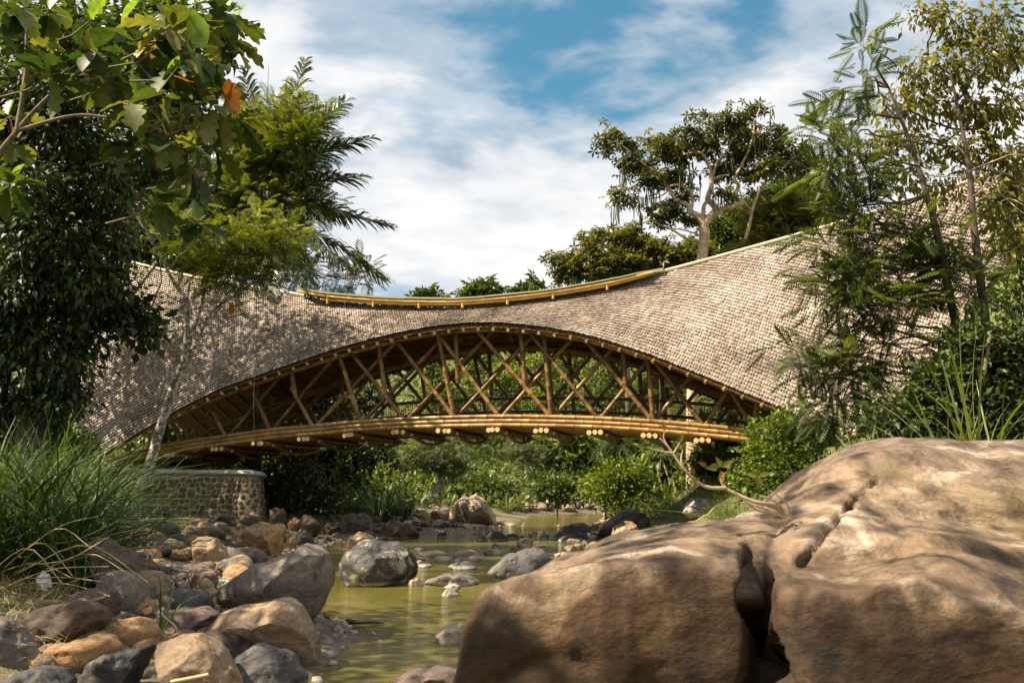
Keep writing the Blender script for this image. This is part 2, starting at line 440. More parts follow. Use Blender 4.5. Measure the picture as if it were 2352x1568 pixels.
M['twig'] = surf('twig', [(0.3, (0.10, 0.07, 0.045)), (0.7, (0.25, 0.19, 0.13))], 8.0, 0.85, 0, 22)
M['twig_pale'] = surf('twig_pale', [(0.3, (0.28, 0.20, 0.12)), (0.7, (0.48, 0.38, 0.26))], 8.0, 0.85, 0, 22)
M['lf_dark'] = leafmat('lf_dark', [(0.016, 0.028, 0.006), (0.036, 0.058, 0.011), (0.085, 0.115, 0.022)], 0.18, 0.5, spec=0.3)
M['lf_mid'] = leafmat('lf_mid', [(0.028, 0.048, 0.008), (0.06, 0.092, 0.015), (0.115, 0.145, 0.024)], 0.3)
M['lf_far'] = leafmat('lf_far', [(0.045, 0.072, 0.014), (0.085, 0.12, 0.024), (0.15, 0.185, 0.04)], 0.3)
M['lf_bright'] = leafmat('lf_bright', [(0.055, 0.09, 0.012), (0.12, 0.17, 0.022), (0.22, 0.255, 0.04)], 0.38)
M['lf_olive'] = leafmat('lf_olive', [(0.05, 0.062, 0.012), (0.115, 0.12, 0.018), (0.21, 0.185, 0.026)], 0.35)
M['lf_yellow'] = leafmat('lf_yellow', [(0.075, 0.085, 0.014), (0.14, 0.135, 0.018), (0.24, 0.20, 0.024)], 0.4)
M['lf_kapok'] = leafmat('lf_kapok', [(0.035, 0.048, 0.010), (0.085, 0.092, 0.016), (0.16, 0.145, 0.026)], 0.3)
M['lf_bamboo'] = leafmat('lf_bamboo', [(0.045, 0.065, 0.018), (0.095, 0.118, 0.034), (0.18, 0.195, 0.06)], 0.35)
M['lf_palm'] = leafmat('lf_palm', [(0.020, 0.034, 0.016), (0.04, 0.06, 0.028), (0.085, 0.105, 0.055)], 0.15, 0.35, spec=0.6)
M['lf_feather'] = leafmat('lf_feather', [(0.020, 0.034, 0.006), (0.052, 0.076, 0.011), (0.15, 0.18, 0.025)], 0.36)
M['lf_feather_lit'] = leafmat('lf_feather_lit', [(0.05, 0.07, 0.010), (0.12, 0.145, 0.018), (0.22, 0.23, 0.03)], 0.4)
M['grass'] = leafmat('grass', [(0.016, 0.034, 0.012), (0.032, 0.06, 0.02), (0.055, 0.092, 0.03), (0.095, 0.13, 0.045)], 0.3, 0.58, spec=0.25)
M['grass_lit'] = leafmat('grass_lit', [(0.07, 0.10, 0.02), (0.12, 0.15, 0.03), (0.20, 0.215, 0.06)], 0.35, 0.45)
M['grass_dry'] = leafmat('grass_dry', [(0.20, 0.15, 0.06), (0.32, 0.25, 0.10), (0.42, 0.35, 0.17)], 0.15, 0.6)
M['big_leaf'] = leafmat('big_leaf', [(0.02, 0.042, 0.012), (0.05, 0.08, 0.02), (0.11, 0.13, 0.03), (0.19, 0.19, 0.06)], 0.34, 0.5, objrand=True, spec=0.15)
M['big_leaf_young'] = leafmat('big_leaf_young', [(0.10, 0.19, 0.02), (0.17, 0.26, 0.04)], 0.45, 0.35, objrand=True)
M['big_leaf_rust'] = leafmat('big_leaf_rust', [(0.20, 0.07, 0.015), (0.48, 0.24, 0.02)], 0.3, 0.5, objrand=True, tcol=(1.3, 1.1, 0.6))
M['banana'] = leafmat('banana', [(0.05, 0.10, 0.02), (0.10, 0.17, 0.05)], 0.35, 0.35)
M['r_grey'] = rockmat('r_grey', (0.075, 0.062, 0.055), (0.17, 0.145, 0.125), (0.29, 0.25, 0.21))
M['r_mauve'] = rockmat('r_mauve', (0.075, 0.052, 0.05), (0.165, 0.115, 0.10), (0.25, 0.20, 0.185))
M['r_tan'] = rockmat('r_tan', (0.13, 0.085, 0.05), (0.27, 0.19, 0.12), (0.40, 0.32, 0.235))
M['r_ochre'] = rockmat('r_ochre', (0.15, 0.075, 0.03), (0.33, 0.20, 0.095), (0.43, 0.36, 0.25))
M['r_dark'] = rockmat('r_dark', (0.022, 0.022, 0.025), (0.055, 0.053, 0.056), (0.115, 0.105, 0.10), rough=0.6)
M['r_pitted'] = rockmat('r_pitted', (0.035, 0.035, 0.038), (0.085, 0.082, 0.085), (0.16, 0.15, 0.145), rough=0.7, pits=0.8)
M['r_lichen'] = rockmat('r_lichen', (0.02, 0.02, 0.024), (0.05, 0.048, 0.052), (0.11, 0.10, 0.10), rough=0.6, lichen=(0.26, 0.25, 0.165))
M['r_brown'] = rockmat('r_brown', (0.035, 0.024, 0.016), (0.085, 0.058, 0.038), (0.15, 0.105, 0.07), rough=0.65)
M['r_pale'] = rockmat('r_pale', (0.20, 0.145, 0.10), (0.36, 0.28, 0.21), (0.50, 0.42, 0.34))
M['r_front'] = rockmat('r_front', (0.035, 0.023, 0.015), (0.21, 0.155, 0.112), (0.47, 0.40, 0.33), scale=0.9, moss=(0.11, 0.085, 0.02), low_tint=(0.20, 0.125, 0.045), streak=True)
M['mortar'] = surf('mortar', [(0.3, (0.26, 0.21, 0.14)), (0.7, (0.44, 0.38, 0.28))], 3, 0.9, 0.6, 30, world_co=True)
M['coping'] = surf('coping', [(0.3, (0.30, 0.29, 0.27)), (0.7, (0.52, 0.50, 0.47))], 3, 0.9, 0.5, 30, world_co=True)
M['wall_stone'] = surf('wall_stone', [(0.3, (0.06, 0.042, 0.025)), (0.5, (0.13, 0.09, 0.055)), (0.7, (0.24, 0.18, 0.12))], 5, 0.85, 0.6, 30, objvar=0.5, dist=0.02)
M['bag'] = surf('bag', [(0.3, (0.55, 0.55, 0.53)), (0.7, (0.8, 0.8, 0.78))], 9, 0.5, 0.3, 20)
M['paint'] = surf('paint', [(0.3, (0.03, 0.12, 0.35)), (0.7, (0.08, 0.22, 0.5))], 20, 0.6, 0, 20)
M['straw'] = surf('straw', [(0.3, (0.30, 0.22, 0.11)), (0.7, (0.50, 0.40, 0.24))], 8, 0.8, 0.2, 20)

# ================================================================== terrain and river
_yl = [-40, 0, 6, 8.5, 12, 16, 20, 25, 30, 35, 40, 50, 58, 63, 67, 75, 90, 130, 400]
_xl = [-2.6, -2.2, -1.7, -1.5, -3.4, -4.3, -4.8, -5.4, -4.2, -1.8, -0.3, 0.6, 1.5, 4.5, 9, 18, 34, 70, 320]
_yr = [-40, 0, 8, 14, 20, 26, 30, 40, 50, 60, 75, 90, 130, 400]
_xr = [7, 6.5, 5.6, 4.6, 3.7, 3.1, 3.3, 4.6, 5.6, 8.0, 26, 44, 84, 340]
def sstep(a, b, x):
    u = np.clip((x - a) / (b - a), 0, 1); return u * u * (3 - 2 * u)
def hgt(x, y):
    x = np.atleast_1d(np.asarray(x, float)); y = np.atleast_1d(np.asarray(y, float))
    dl = np.interp(y, _yl, _xl) - x; dr = x - np.interp(y, _yr, _xr)
    inside = np.minimum(-dl, -dr)
    h = -0.55 * sstep(0, 1.6, inside) + 0.0
    nz = fbm(np.stack([x * 0.35, y * 0.35, 0 * x], -1), 4, 3)
    wb = np.exp(-((y - 25.5) / 3.2) ** 2) * 3.6
    hl = 0.10 * np.clip(dl, 0, 3) + 0.35 * sstep(1.0, 4.0, dl) + 1.6 * sstep(4.5 + wb, 9.5 + wb, dl) * sstep(3, 14, y) + 0.07 * np.clip(dl - 9, 0, 40)
    hr = 0.12 * np.clip(dr, 0, 2) + 2.6 * sstep(0.8, 5.5, dr) * sstep(9, 17, y) + 0.05 * np.clip(dr - 6, 0, 60)
    h = h + np.where(dl > 0, hl, 0) + np.where(dr > 0, hr, 0)
    h = h + 0.10 * nz * (inside < 0)
    hill = 17 * sstep(62, 125, y + 0.25 * np.abs(x - 6)) + 10 * sstep(110, 260, y) + 14 * sstep(20, 75, np.abs(x - 2))*sstep(5, 50, y)
    h = h + hill * (1 + 0.12 * fbm(np.stack([x * 0.03, y * 0.03, 0 * x], -1), 3, 9))
    return h
def h1(x, y): return float(hgt(x, y)[0])
def hit(px, py, zmin=0.0, near=2.0):
    d = ray(px, py); ks = np.geomspace(near, 150, 1300)
    P = CAM + d[None, :] * ks[:, None]
    hh = np.maximum(hgt(P[:, 0], P[:, 1]), zmin)
    w = np.nonzero(P[:, 2] <= hh)[0]
    return P[w[0]] if len(w) else P[-1]

def warp(n, lo, hi, c, k):
    u = np.linspace(-1, 1, n); g = np.sinh(k * u) / math.sinh(k)
    return c + np.where(g < 0, g * (c - lo), g * (hi - c))
gx = warp(300, -900, 900, 0, 5.2); gy = warp(340, -500, 1500, 16, 5.0)
X, Y_ = np.meshgrid(gx, gy)
Z = hgt(X.ravel(), Y_.ravel())
V = np.stack([X.ravel(), Y_.ravel(), Z], -1)
nx, ny = len(gx), len(gy)
ii = (np.arange(ny - 1)[:, None] * nx + np.arange(nx - 1)[None, :]).ravel()
Q = np.stack([ii, ii + 1, ii + nx + 1, ii + nx], -1)
m_, t_, o_ = newmat('ground'); l_ = t_.links.new
geo = N(t_, 'ShaderNodeNewGeometry')
na = N(t_, 'ShaderNodeTexNoise', Scale=0.55, Detail=8.0, Roughness=0.65); l_(geo.outputs['Position'], na.inputs['Vector'])
nb = N(t_, 'ShaderNodeTexNoise', Scale=9.0, Detail=6.0, Roughness=0.7); l_(geo.outputs['Position'], nb.inputs['Vector'])
soil = ramp(t_, [(0.3, (0.05, 0.035, 0.02)), (0.5, (0.12, 0.09, 0.055)), (0.7, (0.22, 0.18, 0.12))]); l_(nb.outputs[0], soil.inputs[0])
gr_ = ramp(t_, [(0.3, (0.03, 0.045, 0.010)), (0.5, (0.085, 0.105, 0.02)), (0.7, (0.16, 0.17, 0.04))]); l_(nb.outputs[0], gr_.inputs[0])
sx_ = N(t_, 'ShaderNodeSeparateXYZ'); l_(geo.outputs['Position'], sx_.inputs[0])
ad_ = N(t_, 'ShaderNodeMath', operation='MULTIPLY_ADD'); l_(na.outputs[0], ad_.inputs[0]); ad_.inputs[1].default_value = 1.4; l_(sx_.outputs['Z'], ad_.inputs[2])
rr_ = ramp(t_, [(0.0, (0,) * 3), (0.25, (0,) * 3), (0.55, (1,) * 3)])
mr_ = N(t_, 'ShaderNodeMapRange'); mr_.inputs['From Max'].default_value = 3.0; l_(ad_.outputs[0], mr_.inputs[0]); l_(mr_.outputs[0], rr_.inputs[0])
mx_ = N(t_, 'ShaderNodeMixRGB'); l_(rr_.outputs[0], mx_.inputs[0]); l_(soil.outputs[0], mx_.inputs[1]); l_(gr_.outputs[0], mx_.inputs[2])
p_ = N(t_, 'ShaderNodeBsdfPrincipled', Roughness=0.9); l_(mx_.outputs[0], p_.inputs['Base Color'])
b_ = N(t_, 'ShaderNodeBump', Strength=0.8, Distance=0.06); l_(nb.outputs[0], b_.inputs['Height']); l_(b_.outputs[0], p_.inputs['Normal'])
l_(p_.outputs[0], o_.inputs[0])
mb = MB(); mb.add(V, Q)
tag(mb.build('ground', m_), kind='structure')

m_, t_, o_ = newmat('river_water'); l_ = t_.links.new
geo = N(t_, 'ShaderNodeNewGeometry')
mp_ = N(t_, 'ShaderNodeMapping'); mp_.inputs['Scale'].default_value = (1.0, 2.2, 1.0); mp_.inputs['Rotation'].default_value = (0, 0, 0.25)
l_(geo.outputs['Position'], mp_.inputs[0])
nw = N(t_, 'ShaderNodeTexNoise', Scale=5.5, Detail=6.0, Roughness=0.62, Distortion=0.6); l_(mp_.outputs[0], nw.inputs['Vector'])
nv = N(t_, 'ShaderNodeTexNoise', Scale=0.5, Detail=4.0); l_(geo.outputs['Position'], nv.inputs['Vector'])
cr = ramp(t_, [(0.35, (0.075, 0.062, 0.010)), (0.5, (0.11, 0.100, 0.018)), (0.66, (0.15, 0.125, 0.04))]); l_(nv.outputs[0], cr.inputs[0])
p_ = N(t_, 'ShaderNodeBsdfPrincipled', Roughness=0.06, IOR=1.33); l_(cr.outputs[0], p_.inputs['Base Color'])
b_ = N(t_, 'ShaderNodeBump', Strength=0.30, Distance=0.05); l_(nw.outputs[0], b_.inputs['Height']); l_(b_.outputs[0], p_.inputs['Normal'])
l_(p_.outputs[0], o_.inputs[0])
mb = MB()
wy = np.concatenate([np.linspace(-30, 100, 66)]); wl = np.interp(wy, _yl, _xl) - 1.2; wr = np.interp(wy, _yr, _xr) + 1.2
Vw = np.concatenate([np.stack([wl, wy, 0 * wy], -1), np.stack([wr, wy, 0 * wy], -1)])
k = np.arange(len(wy) - 1); n_ = len(wy)
mb.add(Vw, np.stack([k, k + n_, k + n_ + 1, k + 1], -1))
tag(mb.build('river_water', m_), kind='structure')

# ================================================================== bamboo bridge
WB = 3.4
bridge = empty('bamboo_bridge', (float(OB[0]), float(OB[1]), h1(OB[0], OB[1])),
               'arched bamboo footbridge with a sweeping shingled saddle roof over the river', 'bridge')
def st(P):                      # world -> (s, t)
    d = P - OB; return d @ AX, d @ CR
def bpt(s, t, z):
    p = OB + AX * s + CR * t; return np.array([p[0], p[1], z])
NU = 240
def curve_px(pts):              # (x, y, t) pixel points -> arrays s -> (t, z)
    W = np.array([onplane(*p) for p in pts]); s = (W - OB) @ AX; t = (W - OB) @ CR
    return s, t, W[:, 2]
def smooth_curve(pts, n=NU):
    s, t, z = curve_px(pts)
    return spline(np.stack([s, t, z], -1), n)
EAVE = smooth_curve([(225, 1050, -1.7), (300, 1003, -1.45), (400, 944, -1.2), (500, 894, -1.0), (600, 857, -.8), (700, 823, -.65), (800, 792, -.55),
                     (950, 757, -.5), (1120, 741, -.5), (1300, 758, -.5), (1450, 797, -.55), (1600, 853, -.8), (1750, 915, -1.2), (1860, 963, -1.6), (1962, 1010, -2.0)])
RIDGE = smooth_curve([(60, 535, 1.7), (160, 565, 1.7), (270, 597, 1.7), (400, 629, 1.7), (500, 650, 1.7), (600, 665, 1.7), (690, 680, 1.7), (850, 698, 1.7), (1050, 703, 1.7),
                      (1280, 679, 1.7), (1500, 633, 1.7), (1720, 573, 1.7), (1940, 511, 1.7), (2150, 445, 1.7), (2420, 352, 1.7)])
def cat(C, u):                  # curve at fraction u of its span in s
    s = C[0, 0] + (C[-1, 0] - C[0, 0]) * u
    return np.stack([s, np.interp(s, C[:, 0], C[:, 1]), np.interp(s, C[:, 0], C[:, 2])], -1)
def roof(u, v, mirror=False, lift=0.0):
    u = np.asarray(u, float); v = np.asarray(v, float)
    e = cat(EAVE, u); r = cat(RIDGE, u)
    w = (2 * u - 1)
    ctrl = 0.5 * (e + r)
    ctrl[..., 2] -= 0.16 + 0.25 * w ** 2
    ctrl[..., 0] += 1.1 * np.sign(w) * np.abs(w) ** 5
    vv = v[..., None]
    p = (1 - vv) ** 2 * e + 2 * vv * (1 - vv) * ctrl + vv ** 2 * r
    s, t, z = p[..., 0], p[..., 1], p[..., 2] + lift
    if mirror: t = 2 * 1.7 - t
    P = OB + s[..., None] * AX + t[..., None] * CR
    P[..., 2] = z
    return P
def grid_sheet(fn, nu, nv, thick=0.06):
    u, v = np.meshgrid(np.linspace(0, 1, nu), np.linspace(0, 1, nv))
    a = fn(u.ravel(), v.ravel())
    b = a.copy(); b[:, 2] -= thick
    i = (np.arange(nv - 1)[:, None] * nu + np.arange(nu - 1)[None, :]).ravel()
    q = np.stack([i, i + 1, i + nu + 1, i + nu], -1); n = len(a)
    edge = np.concatenate([np.arange(nu), np.arange(1, nv) * nu + nu - 1, (nv - 1) * nu + np.arange(nu - 2, -1, -1), np.arange(nv - 2, 0, -1) * nu])
    e2 = np.roll(edge, -1)
    return np.concatenate([a, b]), np.concatenate([q, q[:, ::-1] + n, np.stack([edge, edge + n, e2 + n, e2], -1)])
mb = MB(); Vs, Qs = grid_sheet(lambda u, v: roof(u, v, lift=-0.05), 160, 24); mb.add(Vs, Qs)
roof_near = mb.build('roof', [M['underlay']]); keep(roof_near, bridge)
mb = MB(); Vs, Qs = grid_sheet(lambda u, v: roof(u, v, lift=-0.125), 160, 24, 0.03); mb.add(Vs, Qs)
o = mb.build('ceiling_lining', M['thatch_lining']); keep(o, bridge)
mb = MB(); Vs, Qs = grid_sheet(lambda u, v: roof(u, v, True, lift=-0.05), 160, 24, 0.10); mb.add(Vs, Qs)
roof_far = mb.build('roof', [M['thatch_lining']]); keep(roof_far, bridge)
# ragged fringe of the far eave
mb = MB()
for k in range(900):
    u = rng.random(); p = roof(np.array([u]), np.array([0.01]), True)[0]; p[2] -= 0.1
    w = rng.uniform(.03, .07); h = rng.uniform(.05, .16)
    mb.add([p - AX * w, p + AX * w, p + AX * w * .4 - [0, 0, h] + CR * rng.uniform(-.05, .05), p - AX * w * .5 - [0, 0, h * .9]], [[0, 1, 2, 3]])
o = mb.build('eave_fringe', M['thatch_lining']); o['kind'] = 'stuff'; keep(o, bridge)

# shingles, laid in courses up from the eave
ROW, WID = 0.125, 0.082
us = np.linspace(0.0, 1.0, 500)
SH = []          # pos, across, down, normal
vfine = np.linspace(0, 1, 60)
lens = []
for u in us:
    P = roof(np.full(60, u), vfine); lens.append(np.concatenate([[0], np.cumsum(np.linalg.norm(np.diff(P, axis=0), axis=1))]))
lens = np.array(lens)
maxrow = int(lens[:, -1].max() / ROW)
for r_ in range(maxrow):
    d = (r_ + 0.5) * ROW
    ok = lens[:, -1] > d
    vv = np.array([np.interp(d, lens[i], vfine) for i in range(len(us))])
    P = roof(us, vv)
    arc = np.concatenate([[0], np.cumsum(np.linalg.norm(np.diff(P, axis=0), axis=1))])
    n = int(arc[-1] / WID)
    tt = (np.arange(n) + 0.5 * (r_ % 2) + rng.uniform(-.12, .12, n)) * WID
    tt = np.clip(tt, 0, arc[-1])
    uu = np.interp(tt, arc, us); v2 = np.interp(uu, us, vv); okk = np.interp(uu, us, ok.astype(float)) > 0.99
    uu, v2 = uu[okk], v2[okk]
    if len(uu): SH.append(np.stack([uu, v2, np.full(len(uu), r_)], -1))
SH = np.concatenate(SH)
Pc = roof(SH[:, 0], SH[:, 1]); e_ = 1e-3
Pu = roof(np.clip(SH[:, 0] + e_, 0, 1), SH[:, 1]) - roof(np.clip(SH[:, 0] - e_, 0, 1), SH[:, 1])
Pv = roof(SH[:, 0], np.clip(SH[:, 1] + e_, 0, 1)) - roof(SH[:, 0], np.clip(SH[:, 1] - e_, 0, 1))
dn = -nrm(Pv)
nn = nrm(np.cross(Pu, Pv)); nn = np.where(nn[:, 2:3] < 0, -nn, nn)
sag = vnoise(np.stack([SH[:, 0] * 60, SH[:, 2] * 0.18, 0 * SH[:, 0]], -1), 5)      # wavy courses
swirl = 0.35 * (0.5 - SH[:, 0])
ang = swirl + rng.normal(0, 0.06, len(SH))
ac = nrm(np.cross(dn, nn))
dn2 = dn * np.cos(ang)[:, None] + ac * np.sin(ang)[:, None]
lift = rng.uniform(0.19, 0.33, len(SH)) + 0.09 * sag
dn2 = nrm(dn2 + nn * lift[:, None] * 0.9)
ac = nrm(np.cross(dn2, nn)); nz_ = nrm(np.cross(ac, dn2))
nz_ = np.where((nz_ * nn).sum(1, keepdims=True) < 0, -nz_, nz_)
# template: local x across, y down the slope, z out
hw = 0.046
tV = np.array([(-hw, -.10, -.012), (0, -.10, .004), (hw, -.10, -.012),
               (-hw, .075, 0.0), (0, .075, .016), (hw, .075, 0.0),
               (-hw * .62, .115, 0.0), (0, .125, .012), (hw * .62, .115, 0.0),
               (-hw * .62, .113, -.012), (0, .123, -.006), (hw * .62, .113, -.012)])
tQ = np.array([(0, 1, 4, 3), (1, 2, 5, 4), (3, 4, 7, 6), (4, 5, 8, 7), (6, 7, 10, 9), (7, 8, 11, 10)])
rot = np.stack([ac, dn2, nz_], -1)
base = Pc + nn * 0.012
dist = np.linalg.norm(base - CAM, axis=1)
vis = base[:, 2] > 2.2
score = np.where(vis, dist, 1e9)
pxx = CX + F * (base[:, 0] / (base[:, 1] * math.cos(PITCH) + (base[:, 2] - EYE) * math.sin(PITCH)))
score = np.where((pxx > 1500) & (pxx < 1870), score, 1e9)       # nearest ones not behind the right-hand tree
order = np.argsort(score); big = order[:300]; rest = np.setdiff1d(np.arange(len(base)), big)
scl = rng.uniform(0.9, 1.12, len(base))
aa = np.clip(rng.normal(0.48, 0.27, len(base)) + 0.16 * sag, 0, 1)
mb = MB(); inst(mb, (tV, tQ, np.zeros((0, 3), int)), base[rest], rot[rest], scl[rest], aa[rest])
o = mb.build('shingles', M['shingle'], smooth=False); o['kind'] = 'stuff'
keep(o, bridge); o.location = Vector(o.location) - Vector(roof_near.location); o.parent = roof_near
shm = []
for k in range(5):
    mb = MB(); mb.add(tV * (1, rng.uniform(.92, 1.08), 1), tQ, a=[0.2, .35, .5, .65, .85][k]); shm.append(mb.mesh('shingle', M['shingle'], False))
def set_mat(o, rotm, loc, sc, parent=None):
    m4 = Matrix.Identity(4)
    for a in range(3):
        for b in range(3): m4[a][b] = float(rotm[a, b]) * sc
        m4[a][3] = float(loc[a])
    o.matrix_basis = m4
BL = np.array(bridge.location)
for i in big:
    o = bpy.data.objects.new('shingle', shm[min(4, int(aa[i] * 5))]); COL.objects.link(o); o.parent = roof_near
    set_mat(o, rot[i], base[i] - BL - np.array(roof_near.location), scl[i])

BM = [M['bamboo'], M['bamboo_cut']]
BD = [M['bamboo_deck'], M['bamboo_cut']]
def part_pole(name, P, r, mats=BM, sides=8, gap=.36): return pole(name, P, r, bridge, mats, gap, sides)
# rafters under both roof slopes, their ends showing below the eave
for k in range(46):
    u = 0.03 + 0.94 * k / 45
    for mir in (False, True):
        P = roof(np.full(9, u), np.linspace(0.0, 0.99, 9), mir, lift=-0.2 if not mir else -0.2)
        d0 = nrm(P[0] - P[1]); P[0] = P[0] + d0 * 0.03
        part_pole('rafter', P, 0.055 if not mir else 0.05, sides=6, gap=.6)
for mir in (False, True):
    for v in (0.28, 0.55, 0.8):
        part_pole('purlin', roof(np.linspace(.02, .98, 60), np.full(60, v), mir, lift=-0.3), 0.05, sides=6, gap=.7)
# deck edge, three culms stacked on either side
DK = smooth_curve([(255, 1055, 0), (330, 1034, 0), (419, 1014, 0), (520, 1000, 0), (620, 986, 0), (719, 977, 0), (828, 967, 0), (930, 961, 0), (1043, 957, 0), (1148, 955, 0), (1266, 956, 0),
                   (1375, 959, 0), (1500, 966, 0), (1617, 976, 0), (1731, 987, 0), (1850, 1003, 0)])
def deck(s): return np.interp(s, DK[:, 0], DK[:, 2])
sd = np.linspace(DK[0, 0], DK[-1, 0], 90)
for t0, sgn in ((0, -1), (WB, 1)):
    for k in range(3):
        P = np.array([bpt(s, t0 + sgn * 0.05, deck(s) - 0.02 - 0.128 * k) for s in sd])
        part_pole('edge_culm', P, 0.066, BD, 10, gap=.55)
    P = np.array([bpt(s, t0 - sgn * 0.09, deck(s) - 0.09) for s in sd])
    part_pole('edge_culm', P, 0.066, BD, 8, gap=.55)
# deck of lengthwise culms
for k in range(15):
    t0 = 0.28 + k * (WB - 0.56) / 14
    P = np.array([bpt(s, t0, deck(s) - 0.27) for s in sd[::2]])
    part_pole('deck_culm', P, 0.096, BD, 6, gap=.8)
mb = MB(); Vs, Qs = grid_sheet(lambda u, v: np.stack([*(OB[:2, None] + AX[:2, None] * (sd[0] + (sd[-1] - sd[0]) * u) + CR[:2, None] * (0.2 + 3.0 * v)), deck(sd[0] + (sd[-1] - sd[0]) * u) - 0.13], -1), 60, 3, 0.04)
mb.add(Vs, Qs); o = mb.build('walkway', M['thatch_lining']); keep(o, bridge)
# cross beams in threes with a bowed brace below
for xb in (318, 410, 513, 607, 712, 811, 923, 1028, 1140, 1250, 1371, 1494, 1614, 1735):
    s0 = (onplane(xb, 1000, 0) - OB) @ AX; z0 = deck(s0) - 0.45
    for q in range(3):
        e0 = -0.34 + rng.uniform(-.09, .09)
        part_pole('cross_beam', np.array([bpt(s0 + (q - 1) * .16, e0, z0 + rng.uniform(-.01, .01)), bpt(s0 + (q - 1) * .16, WB + .35, z0)]), 0.075, sides=9)
    tt = np.linspace(0, 1, 12)
    P = np.array([bpt(s0 + .26, .15 + 3.0 * q, z0 - 0.05 - 0.22 * math.sin(math.pi * q)) for q in tt])
    part_pole('bowed_brace', P, 0.055, sides=7)
    part_pole('brace_tie', np.array([bpt(s0 + .26, 1.0, z0 - .2), bpt(s0 + .2, 1.0, z0)]), 0.03, sides=5)
    part_pole('brace_tie', np.array([bpt(s0 + .26, 2.2, z0 - .2), bpt(s0 + .2, 2.2, z0)]), 0.03, sides=5)
# arch beams
AR = smooth_curve([(330, 1000, 0), (430, 942, 0), (520, 905, 0), (600, 876, 0), (700, 842, 0), (800, 811, 0), (950, 773, 0), (1120, 756, 0), (1300, 772, 0), (1450, 809, 0), (1600, 863, 0), (1750, 924, 0), (1860, 975, 0)])
def arch(s): return np.interp(s, AR[:, 0], AR[:, 2])
sa = np.linspace(AR[0, 0], AR[-1, 0], 70)
for t0 in (0.0, WB):
    part_pole('arch_beam', np.array([bpt(s, t0, arch(s)) for s in sa]), 0.09, BD, 10, gap=.7)
    part_pole('arch_beam', np.array([bpt(s, t0 + (.16 if t0 == 0 else -.16), arch(s) + .03) for s in sa]), 0.075, BM, 8, gap=.7)
# trusses
posts = [((419, 1009), (388, 956)), ((620, 980), (568, 866)), ((828, 963), (776, 806)), ((1043, 951), (1005, 762)), ((1266, 951), (1249, 765)), ((1500, 960), (1488, 820)), ((1731, 980), (1740, 920)),
         ((680, 904), (666, 838)), ((885, 897), (869, 788)), ((1207, 886), (1195, 760)), ((1437, 882), (1431, 803)), ((1052, 872), (1046, 760))]
diags = [((419, 1009), (513, 890)), ((520, 995), (648, 852)), ((620, 980), (769, 812)), ((719, 973), (908, 781)), ((828, 963), (1025, 763)), ((930, 957), (1131, 757)), ((1043, 951), (1228, 763)), ((1148, 951), (1313, 776)),
         ((1266, 951), (1406, 798)), ((1375, 955), (1485, 829)), ((1500, 960), (1588, 860)), ((1617, 971), (1673, 893)),
         ((520, 995), (486, 940)), ((719, 973), (670, 890)), ((930, 957), (803, 806)), ((1043, 951), (908, 780)), ((1148, 951), (1003, 764)), ((1266, 951), (1093, 757)), ((1375, 955), (1213, 761)),
         ((1500, 960), (1348, 786)), ((1617, 971), (1500, 826)), ((1731, 980), (1679, 899))]
for kind, lst, r0 in (('truss_post', posts, 0.075), ('truss_diagonal', diags, 0.066)):
    for i, (b0, b1) in enumerate(lst):
        for far in (0, 1):
            off = (0.0 if kind == 'truss_post' else (0.14 if b1[0] > b0[0] else -0.02))
            tt = off if not far else WB - off
            A0 = onplane(*b0, 0); A1 = onplane(*b1, 0)
            s0, s1 = (A0 - OB) @ AX, (A1 - OB) @ AX
            ex = 0.10
            P = np.array([bpt(s0, tt, A0[2] - ex), bpt(s1, tt, A1[2] + 0.02)])
            part_pole(kind, resample(P, 6), r0, sides=9, gap=.42)
# railings along the inside of the far truss
for hh, rr in ((0.98, .06), (0.52, .05)):
    part_pole('handrail', np.array([bpt(s, WB - .22, deck(s) + hh - 0.08) for s in sd[6:]]), rr, sides=8, gap=.6)
mb = MB()
for s in np.arange(sd[4], sd[-1], 0.085):
    w = 0.008; j = rng.uniform(-.015, .015)
    mb.add([bpt(s - w, WB - .3, deck(s) - .06), bpt(s + w, WB - .3, deck(s) - .06), bpt(s + w + j, WB - .3, deck(s) + .9), bpt(s - w + j, WB - .3, deck(s) + .9)], [[0, 1, 2, 3]])
for h in np.arange(0.03, 0.9, 0.085):
    P0 = np.array([bpt(s, WB - .31, deck(s) + h - .008 + .01 * math.sin(s * 9)) for s in sd]); P1 = P0 + [0, 0, .016]; n_ = len(sd); k = np.arange(n_ - 1)
    mb.add(np.concatenate([P0, P1]), np.stack([k, k + 1, k + 1 + n_, k + n_], -1))
o = mb.build('railing_net', M['net']); keep(o, bridge)
# ridge caps and the raised skylight canopy
for a0, a1 in ((60, 700), (1500, 2420)):
    rp = [(x, y, 1.68) for x, y in ((60, 532), (160, 562), (270, 594), (400, 626), (500, 647), (600, 662), (700, 679)) if a0 <= x <= a1] if a0 < 1000 else \
         [(x, y, 1.68) for x, y in ((1480, 634), (1600, 603), (1720, 570), (1940, 508), (2150, 442), (2420, 348))]
    P = np.array([onplane(*p) for p in rp]); part_pole('ridge_cap', spline(P, 40), 0.06, [M['pale_bamboo']], 8, gap=1.3)
CT = smooth_curve([(672, 668, 1.15), (760, 681, 1.15), (850, 688, 1.15), (950, 692, 1.15), (1050, 692, 1.15), (1170, 683, 1.15), (1290, 668, 1.15), (1400, 649, 1.15), (1515, 622, 1.15)])
canopy = empty('skylight_canopy', (0, 0, 0)); canopy.parent = bridge
canopy.location = Vector((0, 0, 0))
CL = BL
NP = 9
